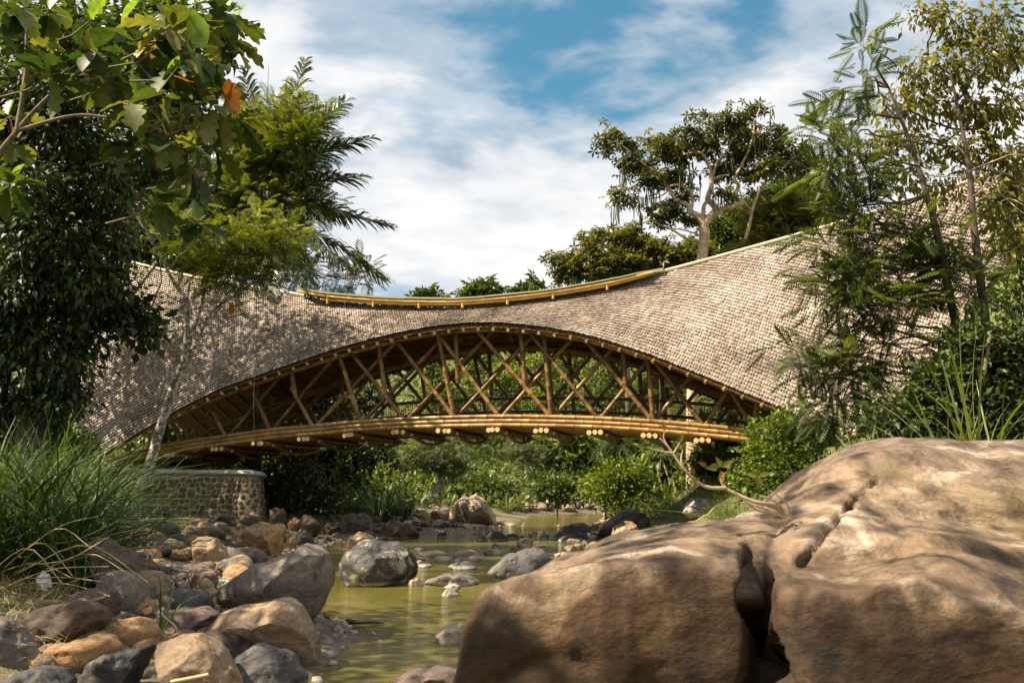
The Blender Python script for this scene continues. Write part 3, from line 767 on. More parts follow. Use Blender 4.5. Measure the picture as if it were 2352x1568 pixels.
for k in range(NP):
    f0, f1 = k / NP, (k + 1) / NP
    ss = CT[0, 0] + (CT[-1, 0] - CT[0, 0]) * np.linspace(f0 + .002, f1 + .006, 8)
    tt = np.linspace(-1, 1, 9)
    taper = np.clip(np.minimum((ss - CT[0, 0]), (CT[-1, 0] - ss)) / 0.7, 0.25, 1) ** .6
    Vp = np.array([bpt(s, 1.7 + .62 * q * tp, np.interp(s, CT[:, 0], CT[:, 2]) + .07 + .012 * (k % 2) + .17 * (1 - q * q)) for s, tp in zip(ss, taper) for q in tt])
    i = (np.arange(7)[:, None] * 9 + np.arange(8)[None, :]).ravel()
    mb = MB(); mb.add(np.concatenate([Vp, Vp - [0, 0, .012]]), np.concatenate([np.stack([i, i + 9, i + 10, i + 1], -1), np.stack([i, i + 1, i + 10, i + 9], -1) + len(Vp)]))
    o = mb.build('canopy_panel', M['canopy_panel'], origin=Vp[0]); o.location = Vector(o.location) - Vector(BL); o.parent = canopy
def cpole(name, P, r, sides=7, gap=.7):
    o = pole(name, P, r, None, [M['yellow_bamboo'], M['bamboo_cut']], gap, sides); o.location = Vector(o.location) - Vector(BL); o.parent = canopy
for sg in (-1, 1):
    cpole('canopy_rail', np.array([bpt(s, 1.7 + sg * .56, np.interp(s, CT[:, 0], CT[:, 2]) + .0) for s in np.linspace(CT[0, 0] + .2, CT[-1, 0] - .2, 40)]), .045)
    low = [(740, 690), (850, 697), (950, 701), (1050, 701), (1170, 692), (1290, 677), (1400, 658), (1490, 634)]
    P = np.array([onplane(x, y, 1.2) for x, y in low]); s_, z_ = (P - OB) @ AX, P[:, 2]
    cpole('canopy_rail', np.array([bpt(s, 1.7 + sg * .5, np.interp(s, s_, z_) + .04) for s in np.linspace(s_[0], s_[-1], 40)]), .04)
    for xk in (752, 857, 962, 1062, 1165, 1270, 1395):
        s = (onplane(xk, 680, 1.15) - OB) @ AX
        cpole('canopy_post', np.array([bpt(s, 1.7 + sg * .53, np.interp(s, s_, z_) - .1), bpt(s, 1.7 + sg * .53, np.interp(s, CT[:, 0], CT[:, 2]) + .03)]), .045)

# ================================================================== retaining wall of set stones under the left bridge end
WT = [(215, 1086, 25.6), (300, 1083, 27.2), (400, 1087, 27.9), (500, 1092, 27.6), (555, 1096, 26.95), (582, 1099, 26.9), (597, 1100, 27.3), (603, 1100, 28.4)]
wt = spline(np.array([at(*p) for p in WT]), 60); wt[:, 2] = np.maximum(wt[:, 2], 2.0) * 0 + np.interp(np.arange(60), [0, 59], [2.12, 1.95])
wt = resample(wt, 60)
d = np.concatenate([[0], np.cumsum(np.linalg.norm(np.diff(wt, axis=0), axis=1))]); WL = d[-1]
def wallp(u, z):
    x = np.interp(u, d, wt[:, 0]); y = np.interp(u, d, wt[:, 1]); zt = np.interp(u, d, wt[:, 2])
    e = 0.01; tx = np.interp(min(u + e, WL), d, wt[:, 0]) - np.interp(max(u - e, 0), d, wt[:, 0]); ty = np.interp(min(u + e, WL), d, wt[:, 1]) - np.interp(max(u - e, 0), d, wt[:, 1])
    n = nrm(np.array([ty, -tx, 0.0]))
    return np.array([x, y, 0]) + n * (zt - z) * 0.12 + np.array([0, 0, z]), n, nrm(np.array([tx, ty, 0]))
wall = empty('retaining_wall', (float(wt[30, 0]), float(wt[30, 1]), 0.0), 'curved stone retaining wall with a pale coping under the left bridge end', 'wall')
mb = MB(); rows = 10
Vw = []
for i in range(60):
    for j in range(rows):
        zt = wt[i, 2]; z = -0.4 + (zt + 0.4) * j / (rows - 1)
        p, n, _ = wallp(d[i], z); Vw.append(p)
    for j in range(rows):
        zt = wt[i, 2]; z = zt + (-0.4 - zt) * j / (rows - 1)
        p, n, _ = wallp(d[i], z); p = wt[i] * [1, 1, 0] + [0, 0, z] - n * 0.5; Vw.append(p)
k2 = rows * 2
ii = (np.arange(59)[:, None] * k2 + np.arange(k2)[None, :]); jj = (np.arange(59)[:, None] * k2 + (np.arange(k2)[None, :] + 1) % k2)
mb.add(Vw, np.stack([ii, ii + k2, jj + k2, jj], -1).reshape(-1, 4))
mb.add(np.array(Vw[-k2:]), T=[[0, j, j + 1] for j in range(1, k2 - 1)])
o = mb.build('mortar_body', M['mortar']); keep(o, wall)
mb = MB(); P = np.array([wallp(d[i], wt[i, 2])[0] for i in range(60)])
prof = [(-.12, .0), (.10, .0), (.14, .05), (.10, .14), (-.12, .16), (-.5, .16), (-.5, 0)]
Vc = []
for i in range(60):
    p, n, _ = wallp(d[i], wt[i, 2])
    for a, b in prof: Vc.append(p + n * a + [0, 0, b])
k2 = len(prof); ii = (np.arange(59)[:, None] * k2 + np.arange(k2)[None, :]); jj = (np.arange(59)[:, None] * k2 + (np.arange(k2)[None, :] + 1) % k2)
mb.add(Vc, np.stack([ii, ii + k2, jj + k2, jj], -1).reshape(-1, 4)); mb.add(np.array(Vc[-k2:]), T=[[0, q, q + 1] for q in range(1, k2 - 1)])
o = mb.build('coping', M['coping'], smooth=False); keep(o, wall)
def ico(sub, _c={}):
    if sub not in _c:
        bm = bmesh.new(); bmesh.ops.create_icosphere(bm, subdivisions=sub, radius=1)
        bm.verts.ensure_lookup_table()
        _c[sub] = (np.array([v.co[:] for v in bm.verts]), np.array([[v.index for v in f.verts] for f in bm.faces])); bm.free()
    return _c[sub]
stm = []
for k in range(8):
    S, T = ico(2); S = S * (1 + .22 * fbm(S * 1.3 + k * 9, 2, k)[:, None]); S = np.clip(S, -.8, .8) * (1, 1, .45)
    mb = MB(); mb.add(S, T=T); stm.append(mb.mesh('wall_stone', M['wall_stone'], True))
cnt = 0
z = 0.42; row = 0
stones = []
while z < 1.92:
    hh = rng.uniform(.13, .17); u = rng.uniform(0, .2)
    while u < WL - 0.06:
        w = rng.uniform(.11, .30); stones.append((u + w / 2, z + hh / 2 + rng.uniform(-.045, .045), w, hh * rng.uniform(.75, 1.2))); u += w + .03
    z += hh + .018
rng.shuffle(stones)
stones = sorted(stones, key=lambda q: -q[2] * q[3])[:300]
for u, z, w, hh in stones:
    p, n, tg = wallp(u, z)
    upv = np.cross(n, tg); upv = upv if upv[2] > 0 else -upv
    o = bpy.data.objects.new('wall_stone', stm[rng.integers(8)]); COL.objects.link(o); o.parent = wall
    q_ = rng.uniform(-.5, .5); tg, upv = tg * math.cos(q_) + upv * math.sin(q_), upv * math.cos(q_) - tg * math.sin(q_)
    rm = np.stack([tg * w * .56, upv * hh * .6, n * 0.11], -1)
    set_mat(o, rm, p + n * 0.0 - np.array(wall.location), 1.0)

# ================================================================== boulders
def c1(x, y): return x / 2.649, 976.2 + y / 2.649
def c2(x, y): return 459.4 + x / 3.287, 1091 + y / 3.287
def c3(x, y): return 746.5 + x / 3.151, 976.2 + y / 3.151
def c4(x, y): return 1378 + x / 4.096, 976.2 + y / 4.096
def facet(S, rs, n, lo=.58, hi=.86, k=.92, front=True):
    for _ in range(n):
        v = rs.normal(size=3)
        if front: v[1] = -abs(v[1]) * .9
        v[2] = v[2] * .8 + .15; v = v / np.linalg.norm(v); dd = rs.uniform(lo, hi)
        S = S - v * np.maximum(0, S @ v - dd)[:, None] * k
    return S
def rock_mesh(outl, Y, dep, seed, sub, nf, sink, rough, pre=(), pw=2.5):
    rs = np.random.default_rng(seed)
    W = np.array([at(x, y, Y) for x, y in outl])
    x0, x1, z0, z1 = W[:, 0].min(), W[:, 0].max(), W[:, 2].min(), W[:, 2].max()
    c = np.array([(x0 + x1) / 2, (z0 + z1) / 2]); H = z1 - z0
    Q2 = np.stack([W[:, 0], W[:, 2]], -1)
    Q2 = np.concatenate([Q2, Q2[:1]])
    dense = resample(Q2, 400)[:-1] - c
    th = np.arctan2(dense[:, 1], dense[:, 0]); rr = np.linalg.norm(dense, axis=1)
    o = np.argsort(th); th, rr = th[o], rr[o]
    S, T = ico(sub)
    S = S / (np.sum(np.abs(S) ** pw, axis=1) ** (1 / pw))[:, None]      # a little boxier than a sphere
    for v, dd in pre:
        v = np.array(v) / np.linalg.norm(v); S = S - v * np.maximum(0, S @ v - dd)[:, None] * .9
    S = facet(S, rs, nf)
    S = S * (1 + .05 * fbm(S * 1.6 + seed, 3, seed)[:, None])
    rho = np.minimum(np.hypot(S[:, 0], S[:, 2]), 1.04); a = np.arctan2(S[:, 2], S[:, 0])
    Rr = np.interp(a, np.concatenate([th - 2 * math.pi, th, th + 2 * math.pi]), np.tile(rr, 3))
    mean = rr.mean()
    # follow the outline at the rim, blend to a mean ellipse towards front and back so that no ray creases form
    e = np.hypot(np.cos(a) * (x1 - x0) / 2, np.sin(a) * H / 2)
    wgt = np.clip(rho, 0, 1) ** 2
    Rb = Rr * wgt + e * (1 - wgt)
    P = np.stack([c[0] + rho * Rb * np.cos(a), Y + dep * S[:, 1], c[1] + rho * Rb * np.sin(a)], -1)
    low = np.clip(-S[:, 2] - .15, 0, 1)
    P[:, 2] -= low * sink
    sc = max(x1 - x0, H)
    n = nrm(P - np.array([c[0], Y, c[1]]))
    dsp = fbm(P / sc * 5 + seed, 4, seed + 3) * .5 + np.abs(fbm(P / sc * 2.6 + seed, 3, seed + 8)) * -.6
    P = P + n * (dsp * rough * sc)[:, None]
    return P, T, c
def boulder(label, outl, mat, seed, depr=.42, Y=None, sub=4, nf=5, sink=None, rough=.05, group=None, name='boulder'):
    xs = [p[0] for p in outl]; ys = [p[1] for p in outl]
    yb = max(ys); xb = xs[ys.index(yb)]
    if Y is None:
        Y = hit((min(xs) + max(xs)) / 2, yb - 1)[1]
        w = (max(xs) - min(xs)) * pxm(Y); Y = Y + .55 * depr * w
    w = (max(xs) - min(xs)) * pxm(Y); h = (yb - min(ys)) * pxm(Y)
    dep = max(depr * w, .35 * h)
    P, T, c = rock_mesh(outl, Y, dep, seed, sub, nf, sink if sink is not None else max(.12, .3 * h), rough)
    org = np.array([c[0], Y, P[:, 2].min()])
    mb = MB(); mb.add(P, T=T)
    o = mb.build(name, M[mat], origin=org)
    tag(o, label, 'boulder' if w > .35 else 'stone', group)
    return o
def rc(f, pts): return [f(*p) for p in pts]
def ell(f, x0, y0, x1, y1, n=10, seed=0, flat=.75):
    rs = np.random.default_rng(seed); cx, cy, rx, ry = (x0 + x1) / 2, y1 - (y1 - y0) * .45, (x1 - x0) / 2, (y1 - y0) * .55
    out = []
    for k in range(n):
        t = 2 * math.pi * k / n; r = 1 + rs.uniform(-.14, .1)
        out.append((cx + rx * r * math.cos(t), min(y1, cy - ry * r * math.sin(t))))
    return [f(*p) for p in out]
B = boulder
B('dark brown rounded boulder beside the tall grass at lower left', rc(c1, [(170,1180),(260,1110),(420,1065),(520,1075),(600,1120),(635,1200),(600,1260),(480,1320),(340,1360),(250,1375),(190,1330),(165,1250)]), 'r_brown', 1, sub=5, nf=2, depr=.5)
B('rough reddish pitted rock resting behind the dark brown rounded boulder', rc(c1, [(415,1065),(440,1030),(540,990),(700,1000),(730,1060),(715,1120),(680,1190),(610,1210),(520,1170),(430,1120)]), 'r_mauve', 2, sub=5, nf=4, rough=.06)
B('cream and ochre rock above the black rock with holes', rc(c1, [(550,1275),(640,1225),(740,1180),(800,1165),(860,1185),(950,1250),(970,1310),(900,1335),(780,1350),(720,1370),(620,1360)]), 'r_ochre', 3, sub=5)
B('long rust orange rock lying below the cream ochre rock', rc(c1, [(190,1460),(270,1400),(390,1340),(480,1300),(560,1280),(650,1290),(720,1350),(700,1410),(540,1470),(400,1490),(260,1500)]), 'r_ochre', 4, sub=5)
B('black slate rock with eroded holes at the bottom edge', rc(c1, [(490,1530),(530,1460),(600,1410),(720,1385),(820,1355),(900,1345),(925,1380),(920,1440),(880,1490),(800,1550),(700,1620),(560,1640),(490,1600)]), 'r_dark', 5, sub=5, rough=.07)
B('dark grey smooth rock in the bottom left corner', rc(c1, [(-20,1560),(60,1500),(150,1480),(260,1465),(380,1490),(440,1560),(440,1640),(200,1700),(-20,1650)]), 'r_dark', 6, sub=5, nf=3)
B('large tan sandstone boulder at the bottom edge left of the water', rc(c1, [(900,1380),(1000,1310),(1080,1270),(1200,1270),(1290,1350),(1350,1430),(1420,1500),(1460,1600),(1300,1700),(1000,1680),(890,1500)]), 'r_tan', 7, sub=5, nf=6)
B('grey mauve rock cut by the left edge of the picture', rc(c1, [(-60,1180),(0,1165),(60,1180),(110,1240),(120,1270),(180,1330),(230,1400),(200,1460),(100,1480),(-60,1490)]), 'r_grey', 8, sub=5)
B('small mauve grey stone between the rust orange rock and the corner rock', rc(c1, [(300,1440),(340,1405),(430,1415),(520,1460),(510,1500),(400,1520),(310,1500)]), 'r_mauve', 9)
B('large smooth grey boulder with draped folds behind the tall grass', rc(c1, [(480,960),(500,850),(520,720),(600,680),(660,695),(700,730),(760,790),(840,840),(880,920),(885,1000),(760,1030),(640,1000),(540,980)]), 'r_mauve', 10, sub=5, nf=7, rough=.05)
B('brown grey rock leaning on the draped grey boulder', rc(c1, [(800,790),(900,785),(940,850),(970,920),(960,975),(880,970),(820,880)]), 'r_grey', 11)
B('pale upright block of stone standing among the left bank rocks', rc(c1, [(1150,780),(1165,720),(1220,680),(1310,685),(1340,740),(1380,800),(1410,880),(1340,890),(1200,880),(1160,830)]), 'r_tan', 12, sub=5, nf=7)
B('reddish brown stone just left of the pale upright block', rc(c1, [(985,890),(1020,840),(1110,860),(1170,900),(1140,955),(1050,960),(990,940)]), 'r_mauve', 13)
B('purple brown stone in front of the pale upright block', rc(c1, [(1100,930),(1160,900),(1240,870),(1310,880),(1330,950),(1280,1000),(1150,990)]), 'r_mauve', 14)
B('olive tan egg shaped stone beside the peaked boulder', rc(c1, [(1150,990),(1200,940),(1260,930),(1300,980),(1295,1030),(1260,1050),(1190,1030)]), 'r_tan', 15, nf=1)
B('dark grey slab with white veins above the pink egg stone', rc(c1, [(970,1020),(1050,990),(1180,1000),(1260,1050),(1305,1110),(1290,1140),(1130,1140),(1000,1080)]), 'r_dark', 16)
B('small pink egg shaped stone on the left bank', rc(c1, [(970,1060),(1010,1030),(1080,1040),(1120,1080),(1125,1118),(1050,1122),(980,1095)]), 'r_tan', 17, nf=1)
B('small brown stone left of the pink egg stone', rc(c1, [(820,1110),(870,1060),(930,1050),(965,1090),(940,1135),(860,1138)]), 'r_ochre', 18)
B('flat brown slab behind the smooth tan boulder', rc(c1, [(950,1150),(1100,1115),(1250,1110),(1340,1150),(1310,1230),(1230,1270),(1080,1265),(970,1210)]), 'r_mauve', 19, sub=5)
B('large peaked grey brown boulder at the left edge of the water', rc(c2, [(90,880),(250,770),(400,700),(560,640),(720,570),(800,512),(880,550),(960,600),(1030,690),(1080,800),(1118,870),(1100,960),(1060,1080),(1030,1140),(880,1160),(800,1100),(600,1040),(420,1020),(200,1010),(70,960)]), 'r_grey', 20, sub=6, nf=7, depr=.36, rough=.03)
B('large smooth tan boulder below the peaked one at the waterline', rc(c2, [(40,1190),(150,1040),(250,1000),(420,985),(560,940),(660,940),(740,990),(800,1080),(850,1150),(888,1200),(885,1350),(820,1380),(720,1390),(500,1360),(300,1300),(120,1260)]), 'r_tan', 21, sub=6, nf=4, depr=.36, rough=.02)
B('dark brown wet stone tucked under the smooth tan boulder', rc(c2, [(20,1210),(70,1170),(180,1155),(290,1170),(370,1230),(400,1290),(380,1340),(300,1390),(180,1390),(80,1310)]), 'r_brown', 22, sub=5)
B('dark pitted boulder with a white tip at the bottom by the water', rc(c2, [(220,1440),(300,1360),(420,1290),(520,1300),(640,1350),(720,1420),(800,1500),(830,1540),(780,1620),(500,1680),(300,1640)]), 'r_pitted', 23, sub=5, nf=3)
B('black boulder with a pale lichen patch standing in the river', rc(c2, [(1050,660),(1110,570),(1200,490),(1330,475),(1450,475),(1540,530),(1600,610),(1645,690),(1645,770),(1590,815),(1450,830),(1200,838),(1100,825),(1060,740)]), 'r_lichen', 24, sub=6, nf=4)
B('light tan pyramid stone behind the lichen boulder', rc(c2, [(1050,565),(1120,490),(1200,420),(1280,445),(1340,480),(1300,560),(1150,575)]), 'r_tan', 25)
B('dark brown wedge boulder in midstream behind the tan pyramid stone', rc(c2, [(1330,478),(1380,400),(1420,345),(1470,335),(1540,370),(1620,410),(1695,470),(1600,484),(1450,484)]), 'r_brown', 26, sub=5)
B('golden brown angular block with layered foot on the left shore', rc(c2, [(260,470),(290,380),(330,360),(480,365),(620,370),(660,400),(655,470),(620,560),(600,608),(480,618),(400,608),(310,570),(280,510)]), 'r_ochre', 27, sub=5, nf=9)
B('small dark stone left of the golden block', rc(c2, [(160,550),(190,490),(260,520),(310,580),(250,600),(180,590)]), 'r_brown', 28)
B('flat grey stone at the water below the golden block', rc(c2, [(230,615),(290,570),(370,585),(398,632),(320,648),(250,645)]), 'r_grey', 29)
B('dark round boulder at the foot of the retaining wall', rc(c2, [(225,270),(250,200),(310,190),(380,205),(450,240),(490,300),(430,330),(340,330),(260,320)]), 'r_brown', 30, nf=2)
B('blue grey boulder in front of the retaining wall', rc(c2, [(50,330),(120,285),(230,290),(262,335),(240,370),(140,368),(70,360)]), 'r_dark', 31)
B('dark rough boulder right of the wall end', rc(c2, [(512,350),(530,260),(580,240),(640,270),(655,350),(630,390),(560,385)]), 'r_brown', 32)
B('upright ochre stone on the shore right of the golden block', rc(c2, [(648,400),(650,340),(720,318),(762,340),(765,400),(720,425)]), 'r_ochre', 33)
B('tan boulder behind the golden block', rc(c2, [(290,350),(330,290),(400,275),(455,310),(440,370),(340,380)]), 'r_tan', 34)
B('small ochre stone touching the right side of the golden block', rc(c2, [(632,545),(650,480),(700,460),(732,500),(728,555),(680,565)]), 'r_ochre', 35)
B('dark stone at the waterline right of the golden block', rc(c2, [(695,530),(730,430),(790,410),(850,470),(865,525),(780,540)]), 'r_dark', 36)
B('dark leaning slab on the left shore under the bridge', rc(c2, [(755,420),(770,300),(830,300),(900,370),(925,440),(880,475),(800,465)]), 'r_brown', 37, nf=7)
B('smooth dark brown boulder beside the leaning slab', rc(c2, [(915,410),(960,355),(1040,355),(1100,380),(1122,435),(1080,460),(980,455)]), 'r_brown', 38)
B('round light grey pocked boulder on the left shore', rc(c2, [(1085,400),(1120,330),(1190,280),(1250,285),(1300,340),(1305,405),(1250,438),(1150,438)]), 'r_grey', 39, sub=5, nf=1)
B('tall pale pointed boulder at the bend of the river', rc(c3, [(893,650),(940,560),(980,515),(1030,515),(1095,483),(1150,530),(1190,580),(1240,650),(1247,712),(1130,720),(1000,720),(900,700)]), 'r_pale', 40, sub=6, nf=11, rough=.025, depr=.5)
for k, (b, lb, mt) in enumerate([((615,660,690,740), 'tan stone standing left of the low river ledge', 'r_tan'), ((485,648,572,712), 'brown rounded stone on the gravel bar', 'r_brown'), ((675,620,752,682), 'reddish stone left of the pale pointed boulder', 'r_ochre'),
        ((755,610,908,695), 'wide light tan stone touching the pale pointed boulder', 'r_pale'), ((760,688,908,748), 'flat grey stone at the waterline before the wide tan stone', 'r_grey'), ((905,708,973,748), 'small slate stone at the foot of the pale pointed boulder', 'r_dark'),
        ((975,710,1065,752), 'small pale stone in the water before the pale pointed boulder', 'r_pale'), ((1055,716,1150,748), 'thin pale slab right of the small pale stone at the pointed boulder', 'r_pale'), ((370,598,470,690), 'grey boulder on the gravel bar before the reeds', 'r_grey'), ((430,565,520,630), 'light grey stone half hidden by the reeds', 'r_grey'),
        ((805,765,882,818), 'small black upright stone in midstream', 'r_dark'), ((1310,780,1402,828), 'small black stone right of the dark wedge in midstream', 'r_dark'), ((1385,798,1480,832), 'low black stone touching the tan cube stone', 'r_dark'), ((1580,790,1628,828), 'tiny black stone left of the dark slanting boulder', 'r_dark'),
        ((1490,858,1638,908), 'flat pale stone right of the tan cube stone', 'r_pale'), ((1720,818,1868,888), 'rounded tan stone carrying a curl of driftwood', 'r_tan'), ((1730,868,1825,905), 'small pale stone before the rounded tan stone', 'r_pale'), ((1905,838,2018,892), 'pale angular stone at the right shore', 'r_tan'),
        ((660,910,885,952), 'broad flat mauve stone in the shallows', 'r_pale'), ((1138,890,1288,942), 'pale triangular stone in the shallows', 'r_pale'), ((640,973,725,1025), 'small tan stone near the lichen boulder', 'r_tan'), ((672,998,778,1034), 'small dark slab near the lichen boulder', 'r_dark'),
        ((600,868,650,895), 'tiny tan pebble stone behind the lichen boulder', 'r_tan'), ((645,872,770,910), 'flat tan stone behind the lichen boulder', 'r_tan'), ((640,955,735,980), 'thin pale slab beside the broad flat mauve stone', 'r_pale'), ((770,945,918,990), 'thin pale slab below the broad flat mauve stone', 'r_pale'),
        ((1020,940,1145,985), 'pale stone touching the pale peak stone', 'r_pale'), ((1075,765,1140,795), 'small tan stone behind the dark wedge in midstream', 'r_tan'), ((1655,925,1760,950), 'thin pale slab left of the right shore rocks', 'r_pale'), ((1670,945,1850,985), 'broad pale slab beside the blue grey pitted boulder', 'r_pale'),
        ((1920,712,1985,758), 'small tan stone behind the black boulder', 'r_tan'), ((1945,695,2005,740), 'small pale stone left of the black boulder', 'r_pale'), ((2265,695,2352,750), 'tan stone right of the black boulder', 'r_tan'), ((1850,775,2000,845), 'low black rock joining the slanting boulder and the black boulder', 'r_dark')]):
    B(lb, ell(c3, *b, seed=k + 5), mt, 100 + k, nf=4)
B('dark slanting wedge boulder in midstream', rc(c3, [(1078,834),(1140,780),(1200,750),(1250,765),(1310,790),(1348,830),(1280,842),(1150,844)]), 'r_dark', 41)
B('dark grey slanting boulder near the right shore', rc(c3, [(1632,828),(1690,770),(1780,720),(1870,705),(1920,730),(1935,790),(1850,835),(1740,835)]), 'r_dark', 42, sub=5)
B('long black boulder on the right shore behind the tan rock', rc(c3, [(1968,780),(2010,720),(2100,680),(2130,630),(2230,612),(2300,640),(2345,690),(2330,760),(2200,835),(2000,840)]), 'r_dark', 43, sub=5)
B('tan rounded rock before the long black boulder', rc(c3, [(2065,820),(2090,720),(2150,685),(2230,690),(2285,740),(2270,800),(2180,850),(2080,850)]), 'r_tan', 44, sub=5)
B('tan cube shaped stone in the river', rc(c3, [(1373,873),(1400,830),(1450,808),(1503,830),(1503,873),(1450,882)]), 'r_tan', 45)
B('pale peak stone in the shallows', rc(c3, [(905,945),(960,915),(1030,900),(1090,920),(1140,960),(1060,978),(950,965)]), 'r_pale', 46)
B('blue grey pitted boulder beside the huge foreground rock', rc(c3, [(1150,1075),(1200,1030),(1330,960),(1440,900),(1530,893),(1590,910),(1640,970),(1645,1020),(1560,1080),(1360,1130),(1200,1120)]), 'r_pitted', 47, sub=5, nf=2, Y=13.2)
B('blue grey wedge stone in the river below the pale slabs', rc(c3, [(860,1018),(960,1005),(1040,985),(1080,1000),(1100,1038),(1040,1046),(930,1036)]), 'r_dark', 48)
B('long flat blue grey slab right of the lichen boulder', rc(c2, [(1690,815),(1720,780),(1810,775),(1850,755),(1960,770),(2070,775),(2120,810),(2080,840),(1900,835),(1750,832)]), 'r_grey', 49, sub=5)
B('small tan stone at the right foot of the lichen boulder', rc(c2, [(1550,830),(1600,785),(1650,770),(1685,810),(1680,838),(1600,842)]), 'r_tan', 50)
B('thin blue grey slab below the long flat slab', rc(c2, [(1830,845),(1900,825),(1975,835),(1970,856),(1880,862)]), 'r_grey', 51)
B('small blue grey wedge in the near water', rc(c2, [(1795,914),(1880,860),(1940,855),(1962,905),(1900,920)]), 'r_grey', 52)
B('mauve stone with a white foot in the near water', rc(c2, [(1768,1215),(1830,1150),(1970,1120),(2040,1160),(2030,1240),(1900,1275),(1790,1250)]), 'r_pale', 53, sub=5)
B('flat mauve rock at the bottom edge beside the huge foreground rock', rc(c2, [(1400,1580),(1550,1520),(1700,1490),(1880,1470),(2000,1500),(2000,1640),(1600,1660)]), 'r_mauve', 54, sub=5, Y=5.2)
gst = B('pale boulder with blue painted scrawl on the right bank', rc(c4, [(770,815),(810,740),(860,690),(900,680),(980,685),(1030,705),(1110,720),(1125,760),(1080,830),(850,850)]), 'r_pale', 55, sub=5, nf=3)
# painted scrawl: short strokes lying on the face of that boulder
bm_p = gst.data; gl = np.array([v.co[:] for v in bm_p.vertices]) + np.array(gst.location)
strokes = [[(872,735),(880,700),(895,730),(905,695)], [(912,725),(925,700),(945,705),(955,725),(935,740),(915,728)], [(820,775),(835,750),(850,770),(870,748),(890,768)], [(885,770),(900,755),(915,770)], [(895,800),(900,775)], [(915,795),(930,770),(945,785)], [(800,805),(820,800)], [(850,700),(835,720)], [(955,760),(985,740),(1005,750)]]
for sline in strokes:
    pts = []
    for px_ in sline:
        d_ = ray(*c4(*px_)); tgt = gl[np.argmin(np.linalg.norm(np.cross(gl - CAM, d_ / np.linalg.norm(d_)), axis=1) + .05 * (gl[:, 1] - 25))]
        k_ = (tgt[1] - .02) / d_[1]; pts.append(CAM + d_ * k_)
    mb = MB(); tube(mb, resample(np.array(pts), 8), .018, 5)
    o = mb.build('painted_stroke', M['paint'], origin=np.array(gst.location)); o.location = (0, 0, 0); o.parent = gst
# loose stones that nothing tells apart
def scatter(n, boxf, lab, grp, mats, size, seed, name='stone'):
    rs = np.random.default_rng(seed)
    meshes = {}
    for k in range(n):
        px_, py_ = boxf(rs); p = hit(px_, py_); mt = mats[rs.integers(len(mats))]
        key = (mt, rs.integers(4))
        if key not in meshes:
            S, T = ico(3); S = facet(S.copy(), rs, 4, .6, .85, .9, False); S = S * (1 + .10 * fbm(S * 1.5 + key[1] * 7, 3, key[1])[:, None]) * (1, .8, .62)
            mb = MB(); mb.add(S, T=T); meshes[key] = mb.mesh(name, M[mt])
        o = bpy.data.objects.new(name, meshes[key]); COL.objects.link(o)
        s = rs.uniform(*size); o.location = (p[0], p[1], max(p[2], h1(p[0], p[1])) + s * .22); o.scale = (s * rs.uniform(.8, 1.3), s, s * rs.uniform(.8, 1.2)); o.rotation_euler = (rs.uniform(-.3, .3), rs.uniform(-.3, .3), rs.uniform(0, 6))
        tag(o, lab, 'stone', grp)
def quad(pts):
    P = np.array(pts, float)
    def f(rs):
        u, v = rs.random(2); return (P[0] * (1 - u) + P[1] * u) * (1 - v) + (P[3] * (1 - u) + P[2] * u) * v
    return f
MIX = ['r_grey', 'r_mauve', 'r_tan', 'r_brown', 'r_ochre', 'r_dark']
scatter(100, quad([(330, 1215), (640, 1195), (560, 1330), (240, 1400)]), 'loose stone wedged among the left bank boulders', 'loose stones on the left bank', MIX, (.13, .34), 1)
scatter(60, quad([(40, 1400), (480, 1330), (640, 1520), (20, 1580)]), 'loose stone in the gaps between the near left boulders', 'loose stones near the lower left', MIX, (.05, .14), 2)
scatter(60, quad([(600, 1180), (900, 1165), (1010, 1215), (640, 1250)]), 'loose stone on the left shore under the bridge', 'loose stones under the bridge', MIX, (.10, .30), 3)
scatter(55, quad([(860, 1165), (1030, 1165), (1170, 1208), (830, 1208)]), 'loose stone on the gravel bar by the pale pointed boulder', 'loose stones on the gravel bar', MIX + ['r_pale'], (.08, .28), 4)
scatter(45, quad([(1215, 1152), (1400, 1150), (1400, 1172), (1210, 1176)]), 'pale stone on the far gravel bar at the river bend', 'stones on the far gravel bar', ['r_pale', 'r_grey', 'r_tan'], (.25, .7), 5)
scatter(40, quad([(1170, 1200), (1390, 1200), (1380, 1300), (950, 1290)]), 'small stone breaking the surface of the shallow river', 'stones in the shallows', ['r_pale', 'r_tan', 'r_grey', 'r_dark'], (.06, .2), 6)
scatter(26, quad([(1380, 1150), (1560, 1160), (1480, 1215), (1380, 1215)]), 'stone along the foot of the right bank', 'stones along the right shore', ['r_pale', 'r_tan', 'r_grey'], (.12, .3), 7)
# pebbles nobody could count
mb = MB(); S, T = ico(1); n = 3500; rs = np.random.default_rng(8)
pp = []
for k in range(n):
    y = rs.uniform(3, 42); x = np.interp(y, _yl, _xl) - abs(rs.normal(0, 2.0)) + .3
    pp.append((x, y, max(h1(x, y), -.05)))
pp = np.array(pp)
Dr = nrm(rs.normal(size=(n, 3)))
inst(mb, (S * (1, .8, .6), np.zeros((0, 4), int), T), pp, orient(Dr, .5), rs.uniform(.02, .09, n))
tag(mb.build('pebbles', M['r_grey']), 'small mixed pebbles strewn along the left shore', 'pebbles', kind='stuff')

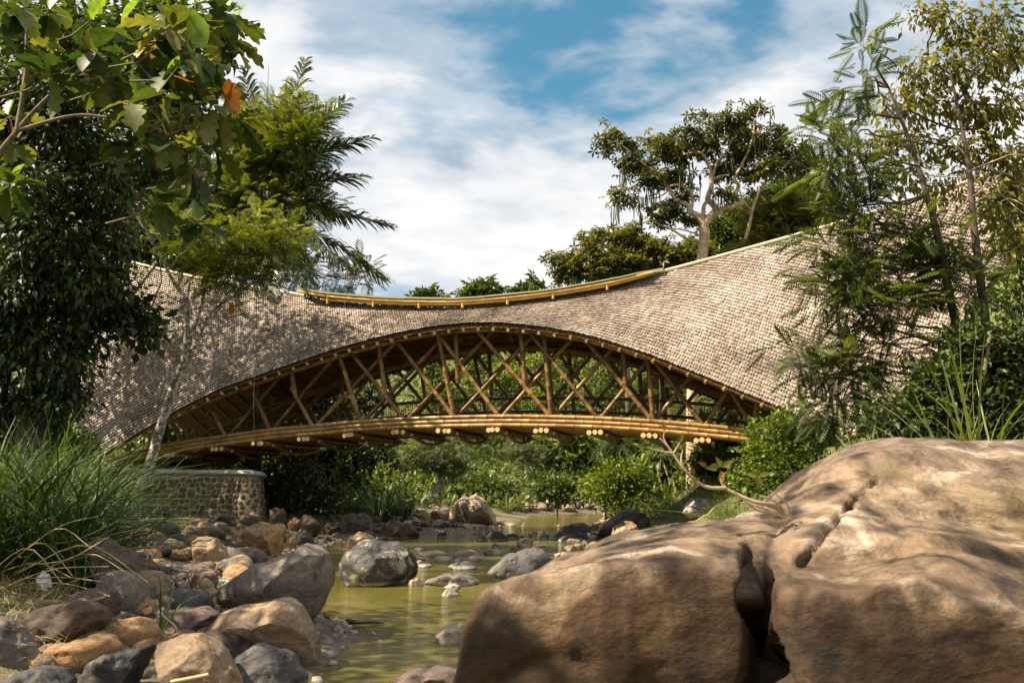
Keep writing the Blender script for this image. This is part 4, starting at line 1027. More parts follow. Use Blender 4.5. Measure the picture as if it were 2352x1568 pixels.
# ------------------------------------------------------------------ huge foreground rock: lumps fused by a remesh
def loft(cols, Yf, Yb, ybot=1900, bulge=0.0):          # sections from front foot over front edge and crest to the back foot
    S_ = []
    for xb, xe, ye, xs, ys, Ye, Ys in cols:
        e = at(xe, ye, Ye); k_ = at(xs, ys, Ys); f0 = at(xb, ybot, Yf); f0[2] = -.35
        m = (e + k_) / 2 + np.array([0, -.35, .6]) * bulge
        u = e * .985 + f0 * .015 + np.array([0, -.02, 0]); bk = np.array([k_[0], Yb, -.35]); kb = k_ + np.array([0, .25, -.08])
        sec = np.array([f0, (f0 + e) / 2 + [0, -.03, 0], u, e * .93 + m * .07, m, k_, kb, (kb + bk) / 2 + [0, .1, 0], bk]); S_.append(sec)
    S_ = np.array(S_); nc, ns = S_.shape[:2]
    S_ = np.stack([spline(S_[:, j], nc * 4) for j in range(ns)], 1); nc = len(S_)
    i = np.arange(nc - 1)[:, None] * ns; j = np.arange(ns)[None]; k = (j + 1) % ns
    mb = MB(); mb.add(S_.reshape(-1, 3), np.stack([i + j, i + k, i + ns + k, i + ns + j], -1).reshape(-1, 4))
    for e_, fl in ((0, 1), (nc - 1, 0)):
        c_ = S_[e_].mean(0); q = np.arange(ns); t_ = np.stack([np.full(ns, ns), q, (q + 1) % ns], -1)
        mb.add(np.concatenate([S_[e_], [c_]]), T=t_ if fl else t_[:, ::-1])
    return mb
tmp = [
    loft([(800, 1106, 1358, 1116, 1350, 3.5, 3.8), (985, 1200, 1320, 1215, 1311, 3.4, 4.1), (1190, 1320, 1300, 1340, 1270, 3.35, 4.4), (1370, 1440, 1283, 1480, 1226, 3.3, 4.6), (1520, 1540, 1275, 1600, 1196, 3.3, 4.7), (1630, 1640, 1292, 1700, 1172, 3.25, 4.8), (1690, 1715, 1305, 1790, 1160, 3.25, 4.8), (1735, 1738, 1345, 1850, 1170, 3.4, 4.7)], 3.15, 5.4),
    loft([(1800, 1768, 1345, 1790, 1310, 3.1, 3.5), (1850, 1840, 1338, 1860, 1292, 3.0, 3.7), (1960, 1960, 1345, 1985, 1275, 2.95, 3.8), (2090, 2090, 1306, 2110, 1255, 2.95, 3.8), (2210, 2200, 1328, 2230, 1270, 2.95, 3.8), (2340, 2330, 1390, 2350, 1300, 2.95, 3.8), (2520, 2520, 1480, 2520, 1340, 2.95, 3.8)], 2.85, 4.4),
    loft([(1640, 1640, 1262, 1690, 1178, 4.2, 4.9), (1760, 1760, 1240, 1790, 1118, 4.15, 5.0), (1860, 1850, 1215, 1880, 1052, 4.1, 5.0), (1980, 1960, 1180, 2000, 1018, 4.1, 5.0), (2120, 2100, 1155, 2130, 1003, 4.1, 5.0), (2260, 2260, 1150, 2270, 1010, 4.1, 5.0), (2430, 2420, 1170, 2430, 1012, 4.1, 5.0), (2720, 2700, 1250, 2720, 1065, 4.1, 5.0)], 4.0, 5.9, 1500, .12),
    loft([(1752, 1748, 1305, 1790, 1240, 3.6, 4.2), (1840, 1835, 1262, 1850, 1195, 3.6, 4.3), (1960, 1960, 1242, 1970, 1182, 3.6, 4.3), (2120, 2120, 1236, 2130, 1180, 3.6, 4.3), (2300, 2300, 1255, 2300, 1200, 3.6, 4.3), (2520, 2500, 1300, 2520, 1230, 3.6, 4.3)], 3.5, 4.8, 1700, .05),
]
mbj = MB()
for m_ in tmp: mbj.add(np.concatenate(m_.V), np.concatenate(m_.Q), np.concatenate(m_.T))
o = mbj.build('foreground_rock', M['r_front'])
md = o.modifiers.new('rm', 'REMESH'); md.mode = 'VOXEL'; md.voxel_size = .019; md.use_smooth_shade = True
ms = o.modifiers.new('sm', 'SMOOTH'); ms.iterations = 14; ms.factor = .5
dg = bpy.context.evaluated_depsgraph_get(); me = bpy.data.meshes.new_from_object(o.evaluated_get(dg))
o.modifiers.clear(); o.data = me
nv = len(me.vertices); co = np.zeros(nv * 3, np.float32); no = np.zeros(nv * 3, np.float32)
me.vertices.foreach_get('co', co); me.vertices.foreach_get('normal', no); co = co.reshape(-1, 3).astype(float); no = no.reshape(-1, 3)
ax = co @ np.array([[.9, .1, .4], [-.2, 1, .1], [-.45, -.1, .9]]).T
dsp = .045 * fbm(co * 1.5, 3, 31) + .008 * fbm(co * 8, 4, 33) - .022 * np.clip(1 - np.abs(fbm(ax * (.6, .6, 1.8), 2, 35)) * 12, 0, 1)
sc_ = ax[:, 2] * 2.6 + .8 * fbm(co * .8, 3, 51); fr = sc_ - np.floor(sc_); dsp = dsp + .02 * (np.clip(fr / .85, 0, 1) - np.clip((fr - .85) / .15, 0, 1)) * np.clip(.4 + fbm(co * .6, 2, 53), 0, 1)
co = co + no * dsp[:, None]
# deep cracks: grooves cut into the near side along lines measured in the photograph
def proj(P):
    r_ = P - CAM; dz = r_ @ _fw; return np.stack([CX + F * r_[:, 0] / dz, CY - F * (r_ @ _up) / dz], -1)
for line, wpx, dep_ in (([(1722, 1268), (1728, 1330), (1722, 1385), (1750, 1450), (1775, 1510), (1815, 1590)], 24, .30), ([(2015, 1100), (1960, 1150), (1915, 1195), (1870, 1255), (1840, 1290)], 8, .07)):
    px_ = proj(co); ln = resample(spline(np.array(line, float), 40), 90)
    near_ = np.nonzero((no[:, 1] < .25) & (px_[:, 0] > ln[:, 0].min() - 40) & (px_[:, 0] < ln[:, 0].max() + 40) & (px_[:, 1] > ln[:, 1].min() - 40) & (px_[:, 1] < ln[:, 1].max() + 40))[0]
    wob = 6 * fbm(co[near_] * 9, 2, 77)
    dd = np.array([np.min(np.hypot(ln[:, 0] - q[0], ln[:, 1] - q[1])) for q in px_[near_]]) + wob
    co[near_] -= no[near_] * (dep_ * np.clip(1 - np.maximum(dd, 0) / wpx, 0, 1) ** .7)[:, None]
me.vertices.foreach_set('co', co.astype(np.float32).ravel()); me.update()
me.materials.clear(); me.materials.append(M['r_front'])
tag(o, 'huge weathered brown rock with a deep crack filling the lower right foreground', 'boulder')
ROCK_CO = co
def rock_at(px_, py_):
    d_ = ray(px_, py_); d_ = d_ / np.linalg.norm(d_); rel = ROCK_CO - CAM
    al = rel @ d_; off = np.linalg.norm(rel - al[:, None] * d_, axis=1); w = off < .05
    return ROCK_CO[w][np.argmin(al[w])] if w.any() else at(px_, py_, 4.2)

# ================================================================== plants
E4, E3 = np.zeros((0, 4), int), np.zeros((0, 3), int)
def t_leaf(w=.24, fold=.10, droop=.12):
    V = np.array([(0, 0, 0), (-w, .42, fold), (0, .5, -.02), (w, .42, fold), (0, 1, -droop)], float)
    return V, E4, np.array([(0, 2, 1), (1, 2, 4), (0, 3, 2), (2, 3, 4)])
def t_leaf2(w=.24, fold=.10, droop=.12):
    V = np.array([(0, 0, 0), (-w, .45, fold), (0, 1, -droop), (w, .45, fold)], float)
    return V, E4, np.array([(0, 2, 1), (0, 3, 2)])
def t_feather(n=11, ln=.30, droop=.28, ang=65, wl=.044):
    V, T, Q = [], [], []
    for i in range(n):
        y = .12 + .88 * i / (n - 1); z = -droop * y * y
        l = ln * (math.sin(math.pi * (0.12 + .82 * i / (n - 1))) ** .6)
        for s in (-1, 1):
            a = R(ang - 18 * i / n); dx, dy = math.sin(a) * s, math.cos(a)
            k = len(V); w = wl
            V += [(0, y - w, z), (dx * l * .55, y + dy * l * .55 - w, z + .02 - .06 * l), (dx * l, y + dy * l, z - .35 * l), (dx * l * .5, y + dy * l * .5 + w, z + .02 - .06 * l)]
            Q.append((k, k + 1, k + 2, k + 3) if s > 0 else (k, k + 3, k + 2, k + 1))
    k = len(V); w = .008
    for y in (0, .35, .7, 1): V += [(-w, y, -droop * y * y), (w, y, -droop * y * y)]
    for j in range(3): Q.append((k + 2 * j, k + 2 * j + 1, k + 2 * j + 3, k + 2 * j + 2))
    return np.array(V, float), np.array(Q), E3
def t_spray(n=7, w=.035):                       # bamboo spray: a fan of narrow leaves
    V, T = [], []; r = np.random.default_rng(5)
    for i in range(n):
        a = (i / (n - 1) - .5) * 2.2; b = .12 * i / n; l = r.uniform(.5, .85); dx, dy = math.sin(a), math.cos(a); dz = -.25 + r.uniform(-.2, .2); k = len(V)
        px, py = math.cos(a) * w, -math.sin(a) * w
        V += [(0, b, 0), (dx * l * .4 - px, b + dy * l * .4 - py, dz * .3 * l), (dx * l, b + dy * l, dz * l), (dx * l * .4 + px, b + dy * l * .4 + py, dz * .3 * l)]
        T += [(k, k + 2, k + 1), (k, k + 3, k + 2)]
    return np.array(V, float), E4, np.array(T)
def t_whorl(n=6, w=.17, droop=.5):              # palmate cluster of leaves
    V, T = [], []
    for i in range(n):
        a = 2 * math.pi * i / n + .2; dx, dy = math.cos(a), math.sin(a); k = len(V)
        V += [(0, 0, 0), (dx * .5 - dy * w, dy * .5 + dx * w, .02), (dx, dy, -droop), (dx * .5 + dy * w, dy * .5 - dx * w, .02)]
        T += [(k, k + 2, k + 1), (k, k + 3, k + 2)]
    return np.array(V, float), E4, np.array(T)
def t_blade(n=6, w=.018, bend=1.0):
    V, Q = [], []
    for i in range(n + 1):
        u = i / n; y = u - .18 * bend * u * u; z = -.55 * bend * u ** 2.6; ww = w * (1 - u ** 2.2) + .001
        V += [(-ww, y, z + ww * .3), (ww, y, z + ww * .3)]
    for i in range(n): Q.append((2 * i, 2 * i + 1, 2 * i + 3, 2 * i + 2))
    return np.array(V, float), np.array(Q), E3
TM = dict(leaf=t_leaf(), leaf2=t_leaf2(), broad=t_leaf(.34, .08, .2), narrow=t_leaf2(.13, .05, .25), droop=t_leaf(.22, .06, .35), feather=t_feather(), feather2=t_feather(8, .36, .25, 65, .05), spray=t_spray(), whorl=t_whorl(), whorl2=t_whorl(5, .2, .3))
def clusters(blobs, Y, per, rs, shell=.45, deep=.85):
    C, Q, B_ = [], [], []
    for b in blobs:
        x, y, rx, ry = b[:4]; dY = b[4] if len(b) > 4 else rs.uniform(-.5, .5) * rx * pxm(Y)
        c = at(x, y, Y + dY); s = pxm(Y + dY)
        n = max(3, int(rx * ry / per))
        u = nrm(rs.normal(size=(n, 3))) * (rs.random((n, 1)) ** shell)
        C.append(c); q = c + u * np.array([rx * s, rx * s * deep, ry * s]); Q.append(q); B_.append(np.full(n, len(C) - 1))
    return np.array(C), np.concatenate(Q), np.concatenate(B_)
def foliage(mb, Q, ctr, tm, nl, size, spread, rs, droop=.3, updir=.2, roll=.5, sv=.48):
    n = len(Q) * nl
    q = np.repeat(Q, nl, axis=0); c = np.repeat(ctr, nl, axis=0)
    out = nrm(q - c + 1e-6)
    off = rs.normal(size=(n, 3)) * spread * (1, 1, .7)
    D = out * .6 + nrm(off) * .7 + rs.normal(size=(n, 3)) * .35; D[:, 2] += updir - droop
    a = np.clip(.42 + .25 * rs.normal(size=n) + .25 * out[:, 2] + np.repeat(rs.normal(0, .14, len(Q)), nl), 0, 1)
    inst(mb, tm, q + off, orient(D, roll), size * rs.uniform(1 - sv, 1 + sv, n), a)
def limbs(mb, path, C, r0, rs, sides=6, wob=.12):
    path = np.asarray(path)
    for c in C:
        lowz = path[:, 2] < c[2] + .3
        cand = path[lowz] if lowz.any() else path[:1]
        dd = np.linalg.norm(cand - c, axis=1) + .25 * np.abs(cand[:, 2] - path[:, 2].max()); p = cand[np.argmin(dd)]
        ln = np.linalg.norm(c - p)
        if ln < .05: continue
        m1 = p + (c - p) * .35 + rs.normal(0, wob, 3) * ln + [0, 0, .05 * ln]; m2 = p + (c - p) * .7 + rs.normal(0, wob, 3) * ln + [0, 0, .1 * ln]
        P = spline(np.array([p, m1, m2, c]), 8)
        tube(mb, P, np.linspace(r0, r0 * .3, 8), sides, False)
def twigs(mb, C, Q, Bi, r, rs, frac=1.0):
    for c, q in zip(C[Bi], Q):
        if rs.random() > frac: continue
        m = (c + q) / 2 + rs.normal(0, .12, 3) * np.linalg.norm(q - c)
        tube(mb, np.array([c, m, q]), [r, r * .7, r * .3], 3, False)
def plant(name, label, cat, Y, trunk, blobs, tm='leaf', leaf='lf_mid', per=220, nl=14, size=.2, spread=.2, bark='bark', droop=.3, updir=.2, seed=0, group=None,
          twig=.012, tw=1.0, limb_r=.05, extra=(), shell=.45, roll=.5, toground=True, twigmat=None, deep=.85):
    rs = np.random.default_rng(seed + 500)
    def path(t):
        return np.array([at(p[0], p[1], Y + (p[3] if len(p) > 3 else 0)) for p in t]), np.array([p[2] for p in t])
    P, r = path(trunk)
    if toground:
        g = P[0].copy(); g[2] = h1(g[0], g[1]) - .15
        if P[0][2] > g[2] + .2: P = np.concatenate([[g], P]); r = np.concatenate([[r[0] * 1.15], r])
        else: P[0][2] = min(P[0][2], g[2])
    PP = spline(np.concatenate([P, r[:, None]], 1), max(14, 6 * len(P)))
    base = PP[0, :3].copy()
    root = empty(name, base, label, cat, group)
    C, Q, Bi = clusters(blobs, Y, per, rs, shell, deep) if blobs else (np.zeros((0, 3)), np.zeros((0, 3)), np.zeros(0, int))
    mb = MB(); tube(mb, PP[:, :3], np.maximum(PP[:, 3], .004), 10, jit=.06)
    allp = [PP[:, :3]]
    for e in extra:
        Pe, re = path(e); Pe = spline(np.concatenate([Pe, re[:, None]], 1), 8 * len(e)); tube(mb, Pe[:, :3], np.maximum(Pe[:, 3], .004), 8, jit=.05); allp.append(Pe[:, :3])
    ap = np.concatenate(allp)
    if len(C): limbs(mb, ap, C, limb_r, rs)
    o = mb.build('trunk', M[bark], origin=base); o.parent = root; o.location = (0, 0, 0)
    if len(C):
        if twig:
            mb = MB(); twigs(mb, C, Q, Bi, twig, rs, tw)
            if mb.n: o = mb.build('twigs', M[twigmat or 'twig'], origin=base); o['kind'] = 'stuff'; o.parent = root; o.location = (0, 0, 0)
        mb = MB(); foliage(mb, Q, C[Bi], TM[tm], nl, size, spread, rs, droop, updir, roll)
        o = mb.build('crown', M[leaf], origin=base); o.parent = root; o.location = (0, 0, 0)
    return root
def add_crown(root, blobs, Y, tm, leaf, per, nl, size, spread, seed, droop=.3, updir=.2, name='crown', roll=.5, shell=.45):
    rs = np.random.default_rng(seed); C, Q, Bi = clusters(blobs, Y, per, rs, shell)
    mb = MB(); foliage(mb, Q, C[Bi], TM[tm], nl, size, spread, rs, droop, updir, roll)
    b = np.array(root.location); o = mb.build(name, M[leaf], origin=b); o.parent = root; o.location = (0, 0, 0)
def c5(x, y): return 1263.3 + x / 3.213, 201 + y / 3.213
def B5(l, k=1.0, dy=None): return [(*c5(b[0], b[1]), b[2] / 3.213 * k, b[3] / 3.213 * k) + (() if dy is None else (dy * (1 if i % 3 else -1),)) for i, b in enumerate(l)]
def T5(l): return [(*c5(p[0], p[1]), p[2]) for p in l]
def B3(l): return [(*c3(b[0], b[1]), b[2] / 3.151, b[3] / 3.151) for b in l]

# ---- left side
plant('creeper_tree', 'dark tree smothered in glossy hanging creeper at the left edge', 'tree', 17.0,
      [(75, 1010, .30), (62, 800, .27), (66, 650, .24), (95, 450, .2), (130, 250, .15)],
      [(40, 330, 110, 80), (160, 320, 90, 90), (70, 450, 120, 90), (215, 430, 80, 90), (100, 560, 120, 90), (235, 540, 70, 90), (50, 660, 100, 90), (185, 650, 85, 90), (60, 770, 100, 80), (180, 745, 75, 70),
       (50, 870, 90, 70), (150, 840, 55, 70), (250, 660, 40, 60), (120, 920, 60, 40), (20, 560, 70, 90), (-40, 700, 90, 150), (-40, 400, 90, 150), (130, 230, 110, 60), (30, 220, 100, 70), (60, 950, 80, 50), (150, 900, 45, 45), (0, 900, 80, 80)],
      'droop', 'lf_dark', 95, 15, .17, .17, 'bark_dark', .75, .1, 1, limb_r=.06, tw=.4)
add_crown(bpy.data.objects['creeper_tree'], [(300, 730, 50, 40), (340, 760, 28, 35), (280, 690, 30, 30)], 17.5, 'broad', 'lf_dark', 60, 9, .2, .18, 12, .5, .2)
bread_Y = 14.0
bf = plant('breadfruit_tree', 'big leaved breadfruit tree with lobed leaves filling the upper left corner', 'tree', bread_Y,
      [(-190, 1000, .16), (-150, 700, .13), (-60, 450, .09), (40, 300, .045), (150, 190, .035), (300, 90, .025)], [], 'leaf', bark='bark', seed=2,
      extra=[[(40, 300, .04), (180, 265, .03), (320, 280, .025), (450, 265, .015)], [(150, 190, .04), (300, 170, .03), (420, 130, .02), (530, 60, .01)], [(300, 90, .03), (400, 40, .02), (520, 10, .01)],
             [(40, 300, .05), (60, 160, .04), (60, 20, .02)], [(320, 275, .03), (420, 330, .02), (460, 400, .015), (440, 500, .01)]])
big_half = [(0, 0), (.02, .06), (.06, .12), (.16, .18), (.10, .27), (.24, .33), (.14, .42), (.30, .50), (.17, .57), (.31, .68), (.17, .73), (.25, .86), (.09, .88), (.08, .96), (0, 1.0)]
oval_half = [(0, 0), (.02, .06), (.10, .14), (.19, .28), (.25, .44), (.26, .6), (.21, .76), (.11, .9), (0, 1)]
def big_leaf_mesh(half, curl, fold, mat):
    V, Q = [], []
    for x, y in half:
        z = -curl * y * y
        V += [(-x, y, z + fold * x + .02 * math.sin(y * 40) * x), (0, y, z), (x, y, z + fold * x + .02 * math.sin(y * 40 + 1) * x)]
    for i in range(len(half) - 1):
        a = 3 * i; Q += [(a, a + 1, a + 4, a + 3), (a + 1, a + 2, a + 5, a + 4)]
    mb = MB(); mb.add(V, Q); return mb.mesh('leaf', M[mat])
big_half = [(0, 0), (.015, .07), (.05, .11), (.13, .15), (.17, .20), (.13, .25), (.12, .29), (.20, .33), (.26, .40), (.21, .46), (.15, .49), (.22, .53), (.31, .61), (.28, .68), (.17, .70), (.20, .75), (.25, .83), (.19, .89), (.09, .90), (.07, .96), (0, 1.0)]
LM = [big_leaf_mesh(big_half, c, f, 'big_leaf') for c, f in ((.2, .25), (.4, .1), (.1, .4), (.55, .3))] + [big_leaf_mesh(oval_half, .3, .25, 'big_leaf'), big_leaf_mesh(oval_half, .12, .4, 'big_leaf')]
LY = [big_leaf_mesh(oval_half, .12, .35, 'big_leaf_young'), big_leaf_mesh(big_half, .15, .35, 'big_leaf_young')]
LR = [big_leaf_mesh(big_half, .4, .3, 'big_leaf_rust')]
ros = [(160, 40), (420, 190), (750, 170), (300, 450), (990, 280), (1210, 140), (1420, 60), (1130, 390), (850, 620), (1380, 650), (870, 890), (1490, 730), (1210, 1050), (980, 1240), (1240, 1380), (1180, 470), (50, 720), (600, 300), (1440, 240),
       (150, 250), (560, 120), (940, 430), (1300, 560), (1050, 860), (700, 480), (1000, 60), (300, 60), (850, 250), (1280, 320), (1350, 170), (60, 1150), (100, 880), (1340, 900), (1150, 750), (1080, 170), (1250, 250), (1480, 130), (1380, 300), (1090, 560), (1230, 620)]
rs = np.random.default_rng(44); nleaf = 0
bfl = np.array(bf.location); stem = MB()
for i, (rx_, ry_) in enumerate(ros):
    c = at(rx_ / 2.73, ry_ / 2.73 + 6, bread_Y + rs.uniform(-1.6, 1.2))
    pts = np.array([c, c + [-.35, .1, -.22], c + [-.9, .2, -.3 + rs.uniform(-.2, .2)]]); tube(stem, pts, [.012, .016, .02], 5, False)
    for k in range(8):
        if nleaf >= 316: break
        upl = (k == 0)
        az = rs.uniform(0, 2 * math.pi) if not upl else rs.uniform(0, 6)
        el = R(72) if upl else R(rs.uniform(-65, 25))
        D = np.array([[math.cos(az) * math.cos(el), math.sin(az) * math.cos(el), math.sin(el)]])
        rm = orient(D, .25)[0]
        me = LY[rs.integers(2)] if upl and i % 2 == 0 else (LR[0] if rs.random() < .035 else LM[rs.integers(len(LM))])
        o = bpy.data.objects.new('leaf', me); COL.objects.link(o); o.parent = bf
        set_mat(o, rm, c + D[0] * .04 - bfl, rs.uniform(.46, .74)); nleaf += 1
o = stem.build('branch_tips', M['bark'], origin=bfl); o['kind'] = 'stuff'; o.parent = bf; o.location = (0, 0, 0)
add_crown(bf, [(50, 60, 80, 50), (170, 90, 80, 60), (290, 60, 70, 50), (400, 50, 60, 40), (480, 90, 45, 35), (420, 190, 50, 40), (330, 160, 60, 50), (470, 270, 40, 35), (380, 300, 50, 45), (250, 190, 60, 50), (500, 40, 40, 25)], 15.6, 'broad', 'lf_mid', 170, 9, .27, .24, 45, .4, .2, 'inner_leaves')
# bold lobed orange leaf seen against the dark
o = bpy.data.objects.new('leaf', LR[0]); COL.objects.link(o); o.parent = bf
set_mat(o, orient(np.array([[-.15, -.3, -1.0]]), .0, (0, -1, .3))[0], at(478, 258, 13.2) - bfl, .34)
o['label'] = 'bright orange lobed leaf'
plant('dense_tree', 'dense dark tree standing behind the breadfruit leaves', 'tree', 18.5, [(-60, 1000, .25), (-20, 600, .2), (120, 300, .15), (200, 150, .1)],
      [(60, 60, 110, 80), (200, 60, 110, 80), (330, 40, 80, 50), (120, 160, 110, 80), (270, 150, 90, 70), (380, 110, 60, 50), (330, 240, 70, 60), (400, 300, 60, 60), (330, 370, 70, 70), (440, 190, 40, 40)],
      'leaf', 'lf_dark', 150, 15, .2, .22, 'bark_dark', .5, .1, 3, tw=.3)
plant('leafy_tree', 'mid green leafy tree behind the left roof end', 'tree', 33.0, [(380, 900, .2), (390, 700, .18), (400, 560, .13), (410, 450, .09)],
      [(330, 430, 60, 60), (400, 400, 60, 70), (470, 420, 60, 60), (330, 520, 70, 60), (420, 520, 80, 60), (500, 510, 60, 60), (360, 590, 60, 40), (460, 590, 80, 45), (540, 580, 70, 50), (520, 440, 40, 40)],
      'whorl', 'lf_mid', 110, 12, .3, .35, 'bark', .35, .2, 4, tw=.4)
# palm
palm_Y = 31.5
pc = at(610, 470, palm_Y)
palm = empty('sugar_palm', (pc[0], pc[1], h1(pc[0], pc[1]) - .1), 'sugar palm with long ragged fronds rising behind the left roof', 'palm')
pl = np.array(palm.location)
mb = MB(); tube(mb, np.array([pl, (pl + pc) / 2 + [.15, 0, 0], pc]), [.28, .24, .24], 10, jit=.1)
o = mb.build('trunk', M['bark_dark'], origin=pl); o.parent = palm; o.location = (0, 0, 0)
def frond(base, mid, tip, seed, ll=.95, n=40, hang=.6):
    ll = ll * 1.4
    rs = np.random.default_rng(seed); P = spline(np.array([base, mid, tip]), 40)
    mb = MB(); tube(mb, P, np.linspace(.05, .008, 40), 5, False, a=.6)
    T, U, W = frames(P)
    for i in range(n):
        u = .22 + .78 * i / (n - 1); k = min(39, int(u * 39)); p = P[k]
        l = ll * (math.sin(math.pi * (.18 + .74 * u)) ** .7)
        for s in (-1, 1):
            d = nrm(U[k] * s * .8 + T[k] * (.65 + .5 * u) + rs.normal(0, .10, 3) + np.array([0, 0, rs.uniform(-.1, .35)]))
            dn_ = np.array([0, 0, -1.0]); q1 = p + d * l * .45; q2 = q1 + nrm(d + dn_ * hang * rs.uniform(.4, 1.0)) * l * .35; q3 = q2 + nrm(d + dn_ * hang * 1.5) * l * .25
            sd_ = nrm(np.cross(d, W[k] + .4 * rs.normal(size=3))); w = .05
            mb.add([p - sd_ * w * .5, p + sd_ * w * .5, q1 + sd_ * w, q1 - sd_ * w, q2 + sd_ * w * .8, q2 - sd_ * w * .8, q3], [[0, 1, 2, 3], [3, 2, 4, 5]], [[5, 4, 6]], a=rs.uniform(.1, 1))
    o = mb.build('frond', M['lf_palm'], origin=pl); o.parent = palm; o.location = (0, 0, 0)
for i, (mx, my, tx, ty, dy, l) in enumerate([(585, 330, 562, 160, -.5, .8), (655, 300, 700, 142, 0, .85), (700, 320, 797, 228, .4, .85), (735, 355, 852, 318, -.6, .9), (720, 420, 832, 405, -1.2, .95), (745, 480, 905, 520, -.2, .9), (540, 370, 480, 270, .6, .9),
                                            (520, 430, 440, 420, -1.0, .9), (690, 520, 790, 610, -1.4, .95), (660, 560, 720, 680, -1.6, .95), (560, 540, 530, 660, -1.5, .95), (770, 560, 880, 640, 1.0, .9), (640, 350, 640, 220, 1.5, .85), (610, 560, 620, 690, -2, .95), (500, 500, 420, 560, -.5, .9), (720, 470, 800, 500, 1.2, .9)]):
    m = at(mx, my, palm_Y + dy * .6); t_ = at(tx, ty, palm_Y + dy * 1.3)
    frond(pc + rng.normal(0, .1, 3), m, t_, 60 + i, l)
mb = MB(); tube(mb, np.array([pc, at(610, 300, palm_Y), at(617, 152, palm_Y)]), [.04, .03, .008], 5); o = mb.build('spear_leaf', M['lf_palm'], origin=pl); o.parent = palm; o.location = (0, 0, 0)
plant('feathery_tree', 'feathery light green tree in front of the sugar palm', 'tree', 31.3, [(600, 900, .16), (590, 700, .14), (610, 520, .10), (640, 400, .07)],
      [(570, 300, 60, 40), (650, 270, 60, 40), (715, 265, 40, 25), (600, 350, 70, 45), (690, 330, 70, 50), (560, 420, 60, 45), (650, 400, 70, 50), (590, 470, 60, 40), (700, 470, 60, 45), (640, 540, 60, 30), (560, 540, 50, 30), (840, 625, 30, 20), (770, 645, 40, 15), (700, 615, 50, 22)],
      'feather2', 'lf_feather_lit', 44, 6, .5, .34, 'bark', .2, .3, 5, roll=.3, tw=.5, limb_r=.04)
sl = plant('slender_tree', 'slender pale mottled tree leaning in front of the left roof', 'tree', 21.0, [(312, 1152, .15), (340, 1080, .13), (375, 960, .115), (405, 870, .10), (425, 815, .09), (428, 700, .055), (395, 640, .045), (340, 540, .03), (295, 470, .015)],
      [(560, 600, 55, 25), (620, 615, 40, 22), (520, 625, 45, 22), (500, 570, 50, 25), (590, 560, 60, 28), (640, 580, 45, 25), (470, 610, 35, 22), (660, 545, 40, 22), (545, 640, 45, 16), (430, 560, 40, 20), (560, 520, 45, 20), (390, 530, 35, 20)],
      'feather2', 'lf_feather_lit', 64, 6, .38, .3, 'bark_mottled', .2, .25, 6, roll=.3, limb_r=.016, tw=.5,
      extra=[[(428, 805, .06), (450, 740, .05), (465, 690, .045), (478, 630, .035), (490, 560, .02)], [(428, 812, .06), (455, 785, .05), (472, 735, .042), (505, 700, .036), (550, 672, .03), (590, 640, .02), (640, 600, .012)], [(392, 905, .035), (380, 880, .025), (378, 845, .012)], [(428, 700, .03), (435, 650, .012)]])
o = bpy.data.objects.new('dead_leaf', LR[0]); COL.objects.link(o); pd = at(535, 692, 20.8); set_mat(o, orient(np.array([[-.1, -.2, -1.0]]), 0, (0, -1, .2))[0], pd, .34)
tag(o, 'curled rust brown dead leaf caught on a branch of the slender tree', 'leaf')
for i, (xa, ya, xb, yb, Yv) in enumerate([(588, 640, 584, 1010, 22.0), (795, 600, 790, 760, 24.0)]):
    P = spline(np.array([at(xa, ya, Yv), at((xa + xb) / 2 + 4, ya * .6 + yb * .4, Yv), at((xa + xb) / 2 - 3, ya * .3 + yb * .7, Yv), at(xb, yb, Yv)]), 20)
    mb = MB(); tube(mb, P, .009, 4); tag(mb.build('hanging_vine', M['twig'], origin=P[-1]), ['long thin vine hanging before the left roof and truss', 'short thin vine hanging before the roof near the canopy end'][i], 'vine')

# ---- right side
rt = plant('acacia_tree', 'feathery acacia with two slim trunks in front of the right roof', 'tree', 15.0, [(2215, 1010, .10), (2203, 795, .085), (2178, 663, .075), (2152, 535, .065), (2120, 420, .05), (2080, 300, .035), (2040, 200, .02)],
      [(1850, 830, 45, 30), (1900, 860, 60, 35), (1960, 820, 60, 35), (1840, 790, 30, 18), (2010, 880, 60, 40), (1930, 930, 60, 30), (1900, 700, 50, 30), (1960, 680, 70, 40), (2040, 700, 70, 40), (1880, 640, 40, 22), (1960, 620, 70, 40), (2060, 620, 70, 40), (2140, 640, 60, 50), (1900, 560, 50, 25), (1990, 550, 60, 35), (2080, 540, 60, 40),
       (1900, 480, 45, 25), (1970, 470, 60, 35), (1900, 400, 45, 25), (1960, 400, 60, 40), (1880, 300, 40, 28), (1950, 330, 50, 35), (1930, 230, 30, 40), (1990, 180, 30, 40), (1985, 110, 22, 35), (2180, 560, 60, 50), (2230, 660, 50, 50), (2050, 790, 60, 30)],
      'feather', 'lf_feather', 120, 4, .40, .15, 'bark_dark', .16, .2, 7, limb_r=.026, tw=1.0, twig=.011, roll=.18,
      extra=[[(2290, 1010, .10), (2273, 817, .085), (2251, 638, .075), (2237, 517, .065), (2225, 380, .05), (2200, 250, .03), (2180, 150, .015)]])
rs = np.random.default_rng(77)
